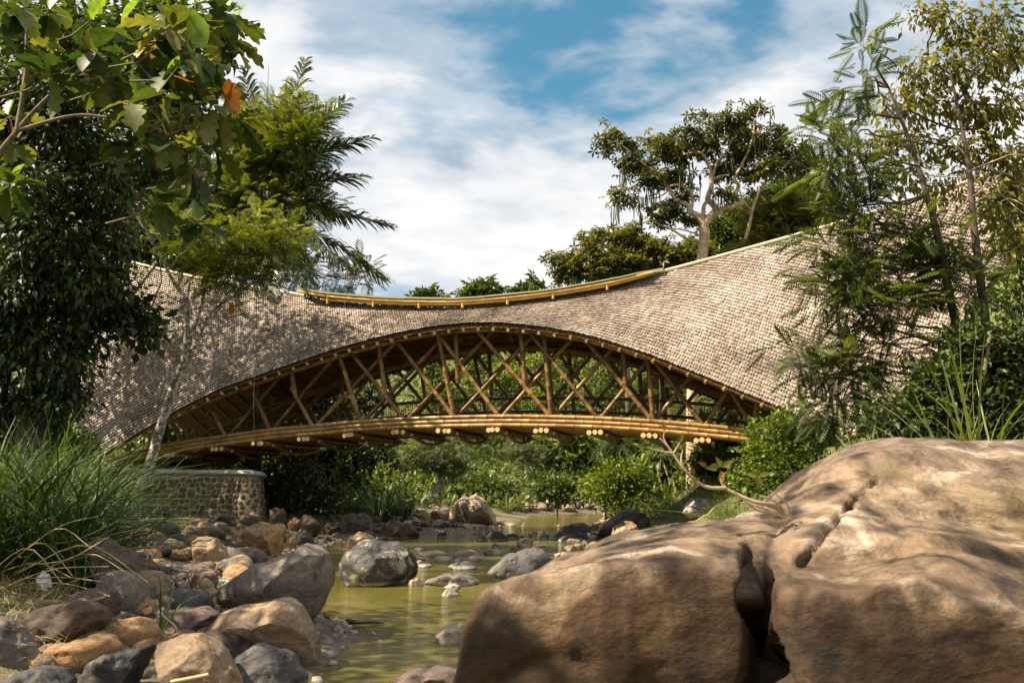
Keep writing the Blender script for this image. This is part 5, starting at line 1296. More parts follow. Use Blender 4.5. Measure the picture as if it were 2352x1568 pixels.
plant('olive_leaf_tree', 'tree with drooping yellow olive leaves at the upper right', 'tree', 16.5, [(2420, 1000, .16), (2400, 700, .14), (2340, 450, .11), (2260, 300, .08), (2200, 180, .05)],
      [(2120, 30, 50, 30), (2200, 60, 60, 40), (2280, 60, 60, 50), (2100, 170, 50, 40), (2170, 150, 60, 40), (2260, 150, 60, 50), (2330, 120, 50, 60), (2060, 250, 50, 40), (2130, 240, 60, 40), (2220, 250, 60, 45), (2310, 240, 50, 60), (2050, 330, 40, 30), (2120, 330, 50, 35), (2220, 350, 60, 45), (2310, 360, 60, 50), (2180, 430, 50, 30), (2290, 460, 60, 50), (2340, 540, 40, 50), (2020, 320, 40, 30), (2010, 390, 40, 25), (2080, 400, 50, 30)],
      'droop', 'lf_yellow', 100, 12, .16, .2, 'bark_dark', .85, .1, 8, limb_r=.03, tw=.7)
plant('edge_tree', 'dark green leafy tree at the right edge beside the roof end', 'tree', 18.5, [(2420, 1000, .14), (2400, 750, .12), (2380, 500, .08)],
      [(2330, 480, 50, 50), (2350, 580, 50, 60), (2340, 690, 50, 60), (2320, 780, 50, 50), (2350, 400, 40, 50)], 'leaf', 'lf_mid', 80, 15, .18, .2, 'bark', .4, .1, 9, tw=.4)
plant('dark_shrub', 'dense dark shrub under the acacia behind the foreground rock', 'shrub', 13.0, [(2200, 1020, .06), (2200, 950, .04)],
      [(2080, 950, 70, 50), (2170, 890, 70, 60), (2260, 840, 70, 70), (2330, 890, 70, 80), (2250, 940, 80, 60), (2150, 980, 80, 40), (2330, 980, 60, 40), (2010, 985, 50, 30), (2210, 790, 40, 40), (2330, 790, 50, 50)], 'broad', 'lf_dark', 70, 15, .12, .14, 'bark', .3, .2, 10, tw=.3)
plant('creeper_bush', 'sunlit mound of creeper at the right end of the bridge deck', 'bush', 19.0, [(1800, 1150, .05), (1800, 1050, .03)],
      [(1760, 1000, 45, 35), (1820, 990, 50, 40), (1720, 1060, 40, 40), (1790, 1060, 60, 50), (1850, 1050, 50, 50), (1750, 1110, 60, 35), (1830, 1110, 60, 35), (1700, 1110, 30, 30), (1880, 1000, 40, 30), (1800, 965, 30, 22)], 'broad', 'lf_bright', 42, 14, .105, .13, 'bark', .2, .35, 11, tw=.2, twig=.006)
plant('fern_shrub', 'small pinnate leaved shrub against the lower right roof corner', 'shrub', 18.2, [(1880, 1040, .02), (1875, 980, .015), (1878, 950, .01)],
      [(1875, 945, 30, 18), (1910, 960, 25, 15), (1840, 965, 25, 15), (1890, 985, 35, 18)], 'feather2', 'lf_feather', 40, 4, .3, .15, 'bark', .2, .3, 13, tw=.5, twig=.006)
# dead tangled twigs among the acacia
mb = MB(); rs = np.random.default_rng(21)
for k in range(60):
    x0, y0 = rs.uniform(1990, 2330), rs.uniform(380, 700); P = [at(x0, y0, 15.4)]
    a = rs.uniform(-.4, .4)
    for q in range(4):
        x0 += 34 * math.cos(a) * rs.uniform(.5, 1.3) * (-1 if k % 3 else 1); y0 += -30 * math.sin(a) + rs.uniform(-12, 22); a += rs.uniform(-.5, .5); P.append(at(x0, y0, 15.4 + rs.uniform(-.5, .5)))
    tube(mb, spline(np.array(P), 10), np.linspace(.014, .004, 10), 4, False)
o = mb.build('dead_twigs', M['twig_pale'], origin=np.array(rt.location)); o['kind'] = 'stuff'; o.parent = rt; o.location = (0, 0, 0)

# ---- the tall tree with twisted limbs and its neighbours
kap = plant('kapok_tree', 'tall tree with twisted pale limbs and hanging moss behind the roof', 'tree', 33.0, [(1594, 1085, .30), (1590, 980, .27), (1592, 900, .25), (1603, 700, .23), (1612, 600, .21), (1618, 545, .22), (1617, 515, .19)],
      B5([(450,380,90,55),(400,455,55,30),(560,420,90,45),(640,470,50,30),(620,600,70,60),(560,560,50,50),(540,790,70,50),(475,850,40,28),(720,590,80,50),(850,430,100,70),(790,390,50,40),(950,500,100,90),(1050,330,100,60),(1120,240,60,30),(1150,440,120,90),(1300,250,120,70),(1400,330,110,80),(1540,140,60,30),(1470,180,50,40),(1400,480,120,90),(1550,420,80,70),(1680,320,60,40),(1730,350,40,30),(1700,470,100,70),(1850,470,80,45),(1830,590,100,40),(1920,540,50,30),(1600,600,110,60),(1450,650,100,50),(880,660,90,70),(760,690,110,50),(900,900,100,55),(800,980,110,40),(740,890,55,25),(1000,780,80,50),(1250,600,90,70),(1300,780,70,40),(1680,620,60,30),(1010,970,60,40)], dy=.7),
      'whorl2', 'lf_kapok', 34, 6, .22, .22, 'bark_pale', .5, .1, 14, limb_r=.035, tw=.8, twig=.012, roll=.5,
      extra=[T5([(1140,1010,.17),(1090,945,.14),(1030,920,.12),(1020,870,.1),(930,830,.08),(880,760,.06),(800,640,.045),(700,570,.04),(600,480,.025),(450,370,.012)]), T5([(1035,915,.1),(1050,800,.09),(1000,740,.08),(930,720,.05),(850,740,.03)]),
             T5([(1150,1000,.17),(1220,905,.14),(1195,855,.13),(1165,820,.12),(1192,720,.10),(1180,600,.08),(1130,500,.06),(1080,480,.05),(970,500,.03)]), T5([(1190,690,.06),(1240,660,.05),(1310,645,.03)]), T5([(1190,710,.06),(1230,560,.05),(1300,480,.035),(1330,400,.02)]),
             T5([(1200,960,.13),(1260,900,.11),(1340,885,.10),(1410,850,.10),(1370,800,.09),(1392,720,.08),(1360,680,.07),(1420,560,.055),(1480,420,.04),(1520,220,.02)]), T5([(1130,970,.09),(1135,880,.08),(1165,830,.07)]),
             T5([(1440,1120,.07),(1470,1020,.07),(1500,880,.06),(1560,740,.05),(1640,660,.04),(1760,560,.025),(1850,490,.012)]), T5([(1480,900,.05),(1420,830,.04),(1400,760,.03)]), T5([(1130,1150,.06),(1000,1110,.05),(900,1050,.04),(780,1000,.02)]), T5([(1110,1090,.04),(980,1050,.03),(860,1040,.015)])])
mb = MB(); rs = np.random.default_rng(31)
for (x, y, w, n) in [(540, 590, 30, 9), (650, 800, 60, 10), (480, 870, 30, 6), (680, 930, 20, 5), (800, 470, 60, 8), (1000, 560, 60, 10), (760, 760, 50, 8), (1340, 520, 80, 10), (1550, 340, 60, 10), (1750, 610, 100, 8), (1880, 640, 60, 6), (1100, 640, 80, 6), (950, 640, 80, 8), (1250, 760, 60, 6), (1620, 170, 30, 4)]:
    for k in range(n):
        p = at(*c5(x + rs.uniform(-w, w), y + rs.uniform(-20, 20)), 33 + rs.uniform(-1, 1)); l = rs.uniform(.4, 1.2)
        tube(mb, np.array([p, p - [rs.uniform(-.05, .05), 0, l * .5], p - [rs.uniform(-.08, .08), 0, l]]), [.02, .028, .008], 4, False, a=rs.random())
o = mb.build('hanging_moss', M['lf_kapok'], origin=np.array(kap.location)); o['kind'] = 'stuff'; o.parent = kap; o.location = (0, 0, 0)
plant('mossy_tree', 'smaller moss hung tree left of the twisted tree behind the canopy', 'tree', 42.0, T5([(555,1500,.12),(562,1330,.10),(575,1200,.07)]),
      B5([(370,1080,45,50),(320,1180,55,60),(240,1120,40,25),(540,1120,110,70),(620,1060,50,30),(650,1180,110,70),(760,1180,90,55),(300,1300,140,90),(480,1290,140,100),(650,1290,120,90),(150,1360,90,60),(110,1280,40,30),(30,1260,30,40),(60,1390,40,40),(900,1260,120,70),(1000,1200,110,55),(400,1380,160,80),(820,1300,80,60),(1150,1230,110,60),(1060,1280,100,60)]),
      'whorl2', 'lf_olive', 19, 7, .24, .26, 'bark', .45, .15, 15, limb_r=.04, tw=.5, twig=.012)
plant('round_dark_tree', 'round dark green tree right behind the twisted trunk', 'tree', 55.0, T5([(1300,1500,.3),(1300,1200,.25)]),
      B5([(1230,1010,80,70),(1300,1090,120,90),(1200,1140,100,70),(1400,1000,80,110),(1420,1130,110,80),(1350,930,60,50),(1280,1180,120,60),(1480,900,60,90)]), 'leaf', 'lf_mid', 9, 13, .33, .4, 'bark', .3, .25, 16, tw=.2)
plant('high_tree', 'broad crowned tree far behind the right roof', 'tree', 70.0, T5([(1780,1300,.4),(1780,900,.3)]),
      B5([(1700,740,70,40),(1800,720,110,50),(1900,760,80,50),(1780,800,140,70),(1900,850,120,80),(1680,830,90,60)]), 'leaf', 'lf_far', 6, 13, .42, .5, 'bark', .3, .25, 17, tw=.2)
plant('fern_leaved_tree', 'tree with layered pinnate leaves just above the right roof ridge', 'tree', 34.0, T5([(1790,1300,.12),(1780,1100,.10),(1740,950,.07)]),
      B5([(1600,860,60,30),(1700,840,60,30),(1640,930,70,35),(1740,920,70,35),(1600,1000,70,35),(1700,1000,80,40),(1850,930,60,40),(1850,1020,80,40),(1560,1080,70,40),(1960,960,60,40),(2050,930,60,40),(1960,1040,60,30),(1500,1130,50,30),(2120,880,60,40),(1700,1080,90,40)]), 'feather', 'lf_olive', 13, 5, .55, .3, 'bark_pale', .3, .15, 18, tw=.5, limb_r=.03)
for k, (x, y, rx, ry, Yk, lb) in enumerate([(1112, 668, 38, 22, 100, 'small leafy treetop showing above the middle of the canopy'), (985, 678, 28, 10, 100, 'low treetop peeping over the canopy left of centre'), (1215, 668, 30, 16, 100, 'thin treetop with bare twigs above the canopy right of centre')]):
    plant('far_tree', lb, 'tree', Yk, [(x, 800, .12), (x, y, .08)], [(x, y, rx * .6, ry * .7), (x - rx * .6, y + 4, rx * .5, ry * .5), (x + rx * .6, y + 5, rx * .5, ry * .5)], 'whorl', 'lf_mid', 18, 7, .85, .7, 'bark', .2, .25, 20 + k)

# ---- valley behind the bridge
plant('shade_tree', 'dark leafy tree under the left half of the bridge', 'tree', 37.0, [(650, 1180, .2), (655, 1080, .16), (660, 1000, .1)],
      [(600, 1050, 40, 50), (650, 1020, 60, 50), (720, 1030, 60, 50), (620, 1110, 50, 50), (690, 1100, 60, 50), (760, 1070, 50, 50), (780, 1120, 40, 40), (830, 1040, 50, 40), (560, 1030, 50, 60), (640, 960, 80, 50), (760, 960, 80, 60), (520, 980, 80, 60), (840, 900, 40, 50), (720, 900, 70, 50), (600, 900, 80, 50), (390, 1000, 60, 40), (450, 980, 60, 50), (330, 1020, 60, 40), (470, 1030, 60, 40)], 'leaf', 'lf_dark', 60, 14, .3, .35, 'bark_dark', .4, .1, 30, tw=.2)
for k, (x, y, rx, ry, Yk, lf, lb) in enumerate([(985, 1055, 75, 60, 74, 'lf_bamboo', 'feathery grey green bamboo clump left of the pale pointed boulder'), (1105, 1050, 75, 60, 78, 'lf_bamboo', 'feathery dark bamboo clump right above the pale pointed boulder'), (1230, 1055, 75, 60, 76, 'lf_bamboo', 'soft feathery bamboo clump above the far river bend'),
      (890, 1055, 60, 45, 50, 'lf_mid', 'green bamboo clump between the dark tree and the leaning trunk'), (1630, 930, 70, 60, 40, 'lf_bright', 'yellow green bamboo seen through the right half of the truss'), (1530, 900, 60, 60, 44, 'lf_bright', 'bright bamboo left of the thick pale trunk'), (1540, 1040, 60, 50, 36, 'lf_bright', 'yellow green bamboo below the right end of the deck')]):
    rs = np.random.default_rng(k + 900); s = pxm(Yk); c = at(x, y, Yk); g = h1(c[0], c[1])
    root = empty('bamboo_clump', (c[0], c[1], g), lb, 'bamboo', 'bamboo clumps behind the bridge')
    b = np.array(root.location); mb = MB()
    for q in range(26):
        xo = rs.normal(0, rx * s * .5); p0 = b + [xo, rs.normal(0, 1), -.1]; p1 = c + np.array([xo * 1.25 + rs.normal(0, .2), rs.normal(0, 1.2), ry * s * rs.uniform(-.3, .9)])
        tube(mb, spline(np.array([p0, (p0 + p1) / 2 + rs.normal(0, .15, 3), p1]), 8), np.linspace(.05, .015, 8), 5, False)
    o = mb.build('culms', M['twig'], origin=b); o['kind'] = 'stuff'; o.parent = root; o.location = (0, 0, 0)
    bl = [(x + rs.uniform(-.75, .75) * rx, y + rs.uniform(-.8, .6) * ry, rx * .42, ry * .36) for _ in range(11)]
    C, Qc, Bi = clusters(bl, Yk, 26, rs); mb = MB(); foliage(mb, Qc, C[Bi], TM['spray'], 13, .5 if Yk < 60 else .68, .38 if Yk < 60 else .52, rs, .75, .1)
    o = mb.build('crown', M[lf], origin=b); o.parent = root; o.location = (0, 0, 0)
plant('understory_shrub', 'dark shrub in the shade right of the stone wall', 'shrub', 31.0, [(660, 1175, .05), (660, 1130, .04)], [(610, 1120, 35, 35), (650, 1140, 45, 35), (700, 1140, 45, 35), (745, 1145, 40, 30), (640, 1090, 40, 35), (700, 1090, 40, 35)], 'leaf', 'lf_dark', 26, 13, .16, .2, 'bark', .3, .2, 39, tw=.2)
plant('leaning_tree', 'tree with a curved leaning trunk at the far left bank', 'tree', 48.0, [(984, 1152, .3), (1000, 1125, .26), (1014, 1108, .24), (1014, 1085, .22), (1012, 1060, .2), (1010, 1010, .14)], [(1005, 1045, 45, 28), (1040, 1055, 30, 25), (975, 1035, 40, 25)], 'spray', 'lf_bamboo', 24, 13, .5, .4, 'bark_mottled', .7, .1, 40, tw=.2)
plant('grey_trunk_tree', 'grey trunked tree at the right of the far river bend', 'tree', 67.0, [(1222, 1142, .15), (1226, 1105, .13), (1222, 1075, .12), (1230, 1020, .08)], [(1250, 1040, 40, 30), (1205, 1030, 40, 30), (1280, 1080, 30, 25)], 'spray', 'lf_bamboo', 24, 12, .5, .4, 'bark_mottled', .7, .1, 41, tw=.2, extra=[[(1224, 1085, .12), (1212, 1070, .1), (1202, 1058, .06)]])
plant('glossy_tree', 'glossy bright green tree with yellow leaf tips under the bridge', 'tree', 68.0, [(1335, 1140, .16), (1340, 1100, .13), (1345, 1040, .09)], B3([(1700, 150, 90, 60), (1800, 140, 90, 60), (1720, 240, 90, 60), (1830, 240, 90, 70), (1780, 320, 90, 60), (1880, 340, 70, 60), (1660, 380, 50, 40), (1840, 410, 70, 50), (1900, 180, 70, 60), (1620, 120, 60, 50)]), 'whorl', 'lf_bright', 14, 8, .62, .55, 'bark', .5, .2, 42, tw=.3)
plant('bank_shrub', 'bright shrub on the right bank below the deck', 'shrub', 32.0, [(1430, 1150, .06), (1430, 1110, .04)], B3([(2060, 370, 50, 35), (2130, 320, 50, 40), (2080, 430, 60, 40), (2200, 380, 60, 45), (2010, 470, 40, 30), (2270, 320, 50, 45), (2040, 530, 50, 40), (2120, 510, 70, 45), (2210, 470, 70, 50), (2300, 420, 60, 50)]), 'leaf', 'lf_bright', 9, 11, .17, .26, 'bark', .2, .3, 43, tw=.2)
plant('palm_shrub', 'leafy palm like shrub beside the thick pale trunk', 'shrub', 37.0, [(1480, 1120, .1), (1480, 1040, .07)], B3([(2230, 120, 70, 70), (2330, 150, 70, 60), (2150, 150, 70, 60), (2420, 200, 80, 80), (2330, 260, 60, 50), (2480, 300, 60, 60)]), 'feather2', 'lf_mid', 20, 6, .8, .35, 'bark', .5, .2, 44, tw=.3)
rs = np.random.default_rng(3)
for k in range(16):                                   # slim pale trunks on the far slope
    x = [905, 962, 1028, 1075, 1118, 1165, 1190, 1212, 1240, 1262, 1300, 1330, 1370, 1420, 1450, 1010][k]; Yk = rs.uniform(66, 84)
    lab = ['first', 'third', 'fifth', 'sixth', 'seventh', 'eighth', 'ninth', 'tenth', 'eleventh', 'twelfth', 'thirteenth', 'fourteenth', 'fifteenth', 'sixteenth', 'rightmost', 'fourth'][k] + ' slim pale tree from the left on the slope seen through the truss'
    plant('slope_tree', lab, 'tree', Yk, [(x, 985, .08), (x + rs.uniform(-6, 6), 920, .08), (x + rs.uniform(-14, 14), 850, .075), (x + rs.uniform(-20, 20), 790, .05)], [(x + rs.uniform(-30, 30), rs.uniform(800, 960), rs.uniform(22, 36), rs.uniform(14, 24)) for _ in range(5 if x > 1000 else 2)], 'leaf', ['lf_bright', 'lf_far', 'lf_bright'][k % 3], 22, 11, .42, .6, 'bark_pale', .3, .2, 50 + k, 'slim trees on the far slope', tw=.2)
for k in range(26):                                   # wood closing the valley
    x = -100 + 2600 * ((k * 0.618) % 1); Yk = 88 + 30 * ((k * .37) % 1); lf = ['lf_far', 'lf_bright', 'lf_bright', 'lf_olive'][k % 4]
    if 740 < x < 1040: continue
    y0 = 960 - rs.uniform(0, 40)
    plant('hill_tree', 'leafy tree in the wood that closes the valley', 'tree', Yk, [(x, 1040, .35), (x, 900, .25)], [(x + rs.uniform(-70, 70), y0 + rs.uniform(-80, 100), rs.uniform(35, 60), rs.uniform(28, 45)) for _ in range(8)], 'leaf', lf, 55, 14, .65, .9, 'bark', .3, .2, 80 + k, 'trees of the wood behind', twig=0)
for k, (x, y, rx, ry, Yk, lf, lb) in enumerate([(1000, 1110, 60, 30, 60, 'lf_mid', 'low green bush behind the pale pointed boulder'), (1110, 1120, 70, 26, 60, 'lf_mid', 'low green undergrowth bush below the dark bamboo'), (1280, 1115, 60, 26, 58, 'lf_mid', 'low bush on the far bank right of the grey trunk'), (870, 1120, 60, 30, 46, 'lf_mid', 'green bush left of the leaning trunk'), (800, 1110, 45, 40, 40, 'lf_bright', 'sunlit leafy bush beside the dark tree under the bridge'), (1390, 1110, 50, 30, 44, 'lf_bright', 'sunlit bush at the right end of the far water'), (1640, 1050, 50, 40, 28, 'lf_mid', 'green bush right of the thick pale trunk below the deck'), (1690, 1010, 40, 40, 24, 'lf_mid', 'dark green bush touching the right end of the deck edge')]):
    plant('bush', lb, 'bush', Yk, [(x, y + ry, .05), (x, y, .03)], [(x + q * rx * .5, y + (abs(q) * .3 - .1) * ry, rx * .5, ry * .8) for q in (-1, 0, 1)] + [(x, y + ry * .5, rx * .8, ry * .6)], 'leaf', lf, 22, 13, .0062 * Yk, .008 * Yk, 'bark', .25, .25, 120 + k, tw=.1, twig=.006)
for k, (x, y, rx, ry, Yk, lf, lb) in enumerate([(20, 1000, 70, 45, 19.5, 'lf_mid', 'leafy bush at the left edge below the creeper tree'), (110, 1000, 60, 40, 20.5, 'lf_feather', 'light green bush between the creeper tree and the grass'), (170, 1030, 45, 35, 22.5, 'lf_mid', 'low bush at the foot of the left roof end'), (60, 950, 50, 30, 22.0, 'lf_mid', 'bush close behind the creeper tree trunk')]):
    plant('bush', lb, 'bush', Yk, [(x, y + ry, .05), (x, y, .03)], [(x + q * rx * .5, y + (abs(q) * .3 - .1) * ry, rx * .5, ry * .8) for q in (-1, 0, 1)] + [(x, y + ry * .6, rx * .9, ry * .7)], 'leaf', lf, 34, 14, .15, .2, 'bark', .25, .25, 160 + k, tw=.1, twig=.006)
# low growth along the far and left banks
mb = MB(); rs = np.random.default_rng(91); q = []
while len(q) < 2600:
    y = rs.uniform(30, 78); x = rs.uniform(-16, 22); dl_ = np.interp(y, _yl, _xl) - x; dr_ = x - np.interp(y, _yr, _xr)
    if (dl_ > (1.6 if y > 56 else 4.5)) or dr_ > .8: q.append((x, y, h1(x, y) + abs(rs.normal(0, .5))))
q = np.array(q); foliage(mb, q, q - [0, 0, 1], TM['leaf'], 12, .36, .42, rs, .3, .3)
tag(mb.build('undergrowth', M['lf_far']), 'low leafy undergrowth along the banks behind the bridge', 'undergrowth', kind='stuff')
# banana plants
def banana(px_, py_, Yk, hpx, label, seed):
    rs = np.random.default_rng(seed); c = at(px_, py_, Yk); c[2] = h1(c[0], c[1]); s = pxm(Yk); H = hpx * s
    root = empty('banana_plant', c, label, 'plant'); mb = MB(); tube(mb, np.array([c - [0, 0, .1], c + [0, 0, H * .5]]), [.14, .09], 8); o = mb.build('stem', M['lf_mid'], origin=c); o.parent = root; o.location = (0, 0, 0)
    for k in range(8):
        a = 2 * math.pi * k / 8 + rs.uniform(-.3, .3); l = H * rs.uniform(.5, .75); e = rs.uniform(.5, 1.3); P = spline(np.array([c + [0, 0, H * .48], c + [math.cos(a) * l * .35, math.sin(a) * l * .35, H * .48 + l * .5 * e], c + [math.cos(a) * l * .8, math.sin(a) * l * .8, H * .48 + l * (.45 * e)]]), 12)
        T, U, W = frames(P); w = .17 * l * np.sin(np.linspace(.15, 3.0, 12)) ** .6; V_ = np.concatenate([P - U * w[:, None] - W * w[:, None] * .25, P, P + U * w[:, None] - W * w[:, None] * .25]); i = np.arange(11)
        mb = MB(); mb.add(V_, np.concatenate([np.stack([i, i + 12, i + 13, i + 1], -1), np.stack([i + 12, i + 24, i + 25, i + 13], -1)]), a=rs.random()); o = mb.build('leaf', M['banana'], origin=c); o.parent = root; o.location = (0, 0, 0)
banana(1408, 1110, 48, 95, 'banana plant with paddle leaves on the right bank below the deck', 1)
banana(1056, 1125, 48, 52, 'small banana plant behind the pale pointed boulder', 2)
# fallen trunk on the right of the river bend
P = spline(np.array([at(*c3(1600, 535), 63), at(*c3(1800, 460), 63.5), at(*c3(2020, 385), 64)]), 14); mb = MB(); tube(mb, P, np.linspace(.08, .13, 14), 8, jit=.05)
tag(mb.build('fallen_trunk', M['bark_pale'], origin=P[0]), 'fallen bare trunk slanting down to the far right shore', 'log')

# ---- grasses
BL1 = t_blade(6, .010, 1.1); BL2 = t_blade(6, .008, .5); BL3 = t_blade(7, .011, 2.0)
def clump_mesh(mb, base, n, h, rad, rs, lean=.35, tms=(BL1, BL2, BL3)):
    a = rs.uniform(0, 2 * math.pi, n); r_ = np.sqrt(rs.random(n)) * rad
    P = np.stack([base[0] + np.cos(a) * r_, base[1] + np.sin(a) * r_, np.full(n, base[2] - .03)], -1)
    D = np.stack([np.cos(a) * lean, np.sin(a) * lean, np.ones(n)], -1) + rs.normal(0, .16, (n, 3))
    which = rs.integers(len(tms), size=n)
    for q, tm in enumerate(tms):
        w = which == q
        if w.any():
            X = nrm(np.cross(D[w], rs.normal(size=(w.sum(), 3)) * .3 + np.stack([-np.sin(a[w]), np.cos(a[w]), 0 * a[w]], -1) * 0 + np.stack([np.cos(a[w]), np.sin(a[w]), 0 * a[w]], -1)))
            Dn = nrm(D[w]); Zv = np.cross(X, Dn); sgn = np.sign((Zv * np.stack([np.cos(a[w]), np.sin(a[w]), 0 * a[w]], -1)).sum(1))[:, None]; X, Zv = X * -sgn, Zv * -sgn
            inst(mb, tm, P[w], np.stack([X, Dn, Zv], -1), h * rs.uniform(.55, 1.15, w.sum()))
def reed(label, px_, py_, hpx, n, radpx, mat, seed, lean=.35, Y=None, name='reed_clump', tms=(BL1, BL2, BL3), group=None):
    rs = np.random.default_rng(seed)
    if Y is None: b = hit(px_, py_); Y = b[1]
    else: b = at(px_, py_, Y); b[2] = min(b[2], b[2])
    b = np.array([b[0], b[1], max(h1(b[0], b[1]), b[2] - 3)])
    top = at(px_, py_ - hpx, Y)[2]; H = max(top - b[2], hpx * pxm(Y)) * 1.1
    mb = MB(); clump_mesh(mb, b, n, H, radpx * pxm(Y), rs, lean, tms)
    return tag(mb.build(name, M[mat], origin=b), label, 'grass', group)
rs = np.random.default_rng(12)
# left bank elephant grass: one uncountable mass plus clumps that stand out
mb = MB()
for k in range(190):
    Yk = rs.uniform(8.2, 13.0); px_ = rs.uniform(-70, 205) * (1 - .2 * (Yk - 7.5) / 5) ; p = at(px_, 1200, Yk); z = h1(p[0], p[1])
    hpx = rs.uniform(170, 300) * (1.0 if px_ < 200 else .7)
    topz = at(px_, rs.uniform(960, 1130) + (px_ > 180) * 40, Yk)[2]; clump_mesh(mb, np.array([p[0], p[1], z]), 15, max(.5, (topz - z) * 1.2), .2, rs, .26)
tag(mb.build('elephant_grass', M['grass']), 'tall arching blue green grass covering the left bank', 'grass', kind='stuff')
reed('tall grass tuft rising in front of the stone wall', 225, 1330, 330, 26, 18, 'grass', 71, .22, Y=9.5)
reed('thin grass shoot growing among the near left boulders', 368, 1440, 190, 9, 4, 'grass', 72, .15, Y=7.2)
mb = MB()
for k in range(34):
    Yk = rs.uniform(7.0, 9.5); p = at(rs.uniform(-40, 150), 1300, Yk); a = rs.uniform(-.5, .5); l = rs.uniform(.5, 1.3); z = h1(p[0], p[1]) + rs.uniform(.02, .45)
    P = np.array([[p[0], p[1], z], [p[0] + math.cos(a) * l * .5, p[1] + math.sin(a) * l * .5, z + rs.uniform(0, .25)], [p[0] + math.cos(a) * l, p[1] + math.sin(a) * l, z + rs.uniform(-.1, .3)]]); tube(mb, spline(P, 8), .005, 4, False, a=rs.random())
for k in range(120):
    Yk = rs.uniform(6.0, 8.5); p = at(rs.uniform(-40, 160), 1380, Yk); clump_mesh(mb, np.array([p[0], p[1], h1(p[0], p[1])]), 6, .35, .15, rs, .8)
tag(mb.build('dry_grass', M['grass_dry']), 'dry straw coloured grass stalks flattened at the lower left', 'grass', kind='stuff')
mb = MB()
for k in range(170):
    px_, py_ = rs.uniform(-20, 200), rs.uniform(930, 1080); Yk = rs.uniform(13.5, 18); p = at(px_, py_, Yk); z = h1(p[0], p[1]); clump_mesh(mb, np.array([p[0], p[1], z]), 12, max(.5, (p[2] - z) * rs.uniform(.8, 1.1)), .3, rs, .3)
for k in range(140):
    px_, py_ = quad([(150, 1170), (420, 1175), (400, 1250), (200, 1300)])(rs); p = hit(px_, py_); clump_mesh(mb, p, 12, rs.uniform(.15, .4), .25, rs, .5)
tag(mb.build('bank_grass', M['grass']), 'green grass growing behind the elephant grass below the left roof end', 'grass', kind='stuff')
mb = MB()
for k in range(240):
    px_, py_ = quad([(1390, 1120), (1700, 1110), (1680, 1200), (1400, 1205)])(rs)
    if 1560 < px_ < 1655 and py_ > 1140: continue
    p = hit(px_, py_); clump_mesh(mb, p, 16, rs.uniform(.3, .75), .3, rs, .4)
for k in range(240):
    x = rs.uniform(4, 10); y = rs.uniform(17, 34); z = h1(x, y)
    qx = 1176 + x / y * 1895
    if z < .3 or (1565 < qx < 1650 and y < gst.location[1] + .3): continue
    clump_mesh(mb, np.array([x, y, z]), 14, rs.uniform(.4, .9), .35, rs, .4)
for k in range(200):
    px_, py_ = quad([(1640, 1130), (1860, 1060), (1800, 1170), (1640, 1200)])(rs); p = hit(px_, py_)
    if p[1] > 9: clump_mesh(mb, p, 14, rs.uniform(.2, .5), .3, rs, .4)
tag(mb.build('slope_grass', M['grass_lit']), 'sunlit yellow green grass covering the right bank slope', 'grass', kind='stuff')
mb = MB()
for k in range(500):
    px_, py_ = rs.uniform(780, 1040), rs.uniform(790, 960); p = hit(px_, py_, near=50); clump_mesh(mb, p, 10, rs.uniform(.5, 1.1), .9, rs, .5)
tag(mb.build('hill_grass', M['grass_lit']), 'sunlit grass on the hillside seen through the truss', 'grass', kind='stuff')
for i, (x, y, h, n, r_, lb) in enumerate([(800, 1185, 75, 60, 25, 'arching reed clump on the left shore before the dark tree'), (870, 1195, 110, 80, 30, 'tall reed clump left of the gravel bar'), (925, 1190, 85, 70, 25, 'reed clump just left of the gravel bar stones'), (1165, 1178, 55, 50, 8, 'fountain shaped reed tuft right of the pale pointed boulder'), (760, 1170, 70, 50, 25, 'leafy reed clump in the shade under the bridge')]):
    reed(lb, x, y, h, n * 2, r_, 'grass' if i != 3 else 'grass_lit', 200 + i, .35)
for i, (x, y, h, n, lb, lean) in enumerate([(1490, 1175, 110, 50, 'pale bent reeds on the right bank left of the painted boulder', .2), (1455, 1185, 70, 40, 'short reeds at the right shore', .3), (1525, 1190, 60, 40, 'grass tuft left of the painted boulder', .4)]):
    reed(lb, x, y, h, n, 16, 'grass_lit', 220 + i, lean)
for i, (x, top, n, lean, lb) in enumerate([(2245, 745, 12, .08, 'tallest stiff cane grass stem above the foreground rock'), (2180, 860, 10, .18, 'cane grass right behind the highest part of the foreground rock'), (2120, 930, 14, .3, 'arching grass tuft left of the cane grass'), (2050, 940, 12, .35, 'thin arching grass above the rock shoulder'), (2300, 880, 12, .2, 'cane grass at the right edge above the rock'), (1975, 960, 14, .5, 'low grass tuft beside the lower roof corner'), (2215, 920, 10, .25, 'short cane grass between the two taller stems')]):
    Yk = 8.5; p = at(x, 1040, Yk); z = max(h1(p[0], p[1]), p[2] - .5); b = np.array([p[0], p[1], z]); H = at(x, top, Yk)[2] - z
    mb = MB(); rsx = np.random.default_rng(240 + i); clump_mesh(mb, b, n * 2, H * 1.05, .09, rsx, lean * 1.2, (t_blade(6, .009, .5), t_blade(7, .008, 1.6), t_blade(6, .009, .2)))
    tag(mb.build('cane_grass', M['grass_lit'], origin=b), lb, 'grass', 'cane grass behind the foreground rock')
mb = MB()
for k in range(160):
    Yk = rs.uniform(9, 14); px_ = rs.uniform(1880, 2360); p = at(px_, 1030, Yk); z = h1(p[0], p[1]); clump_mesh(mb, np.array([p[0], p[1], z]), 10, max(.4, (p[2] - z) * rs.uniform(.8, 1.2)), .25, rs, .35)
tag(mb.build('rank_grass', M['grass']), 'rank green grass between the foreground rock and the right roof end', 'grass', kind='stuff')

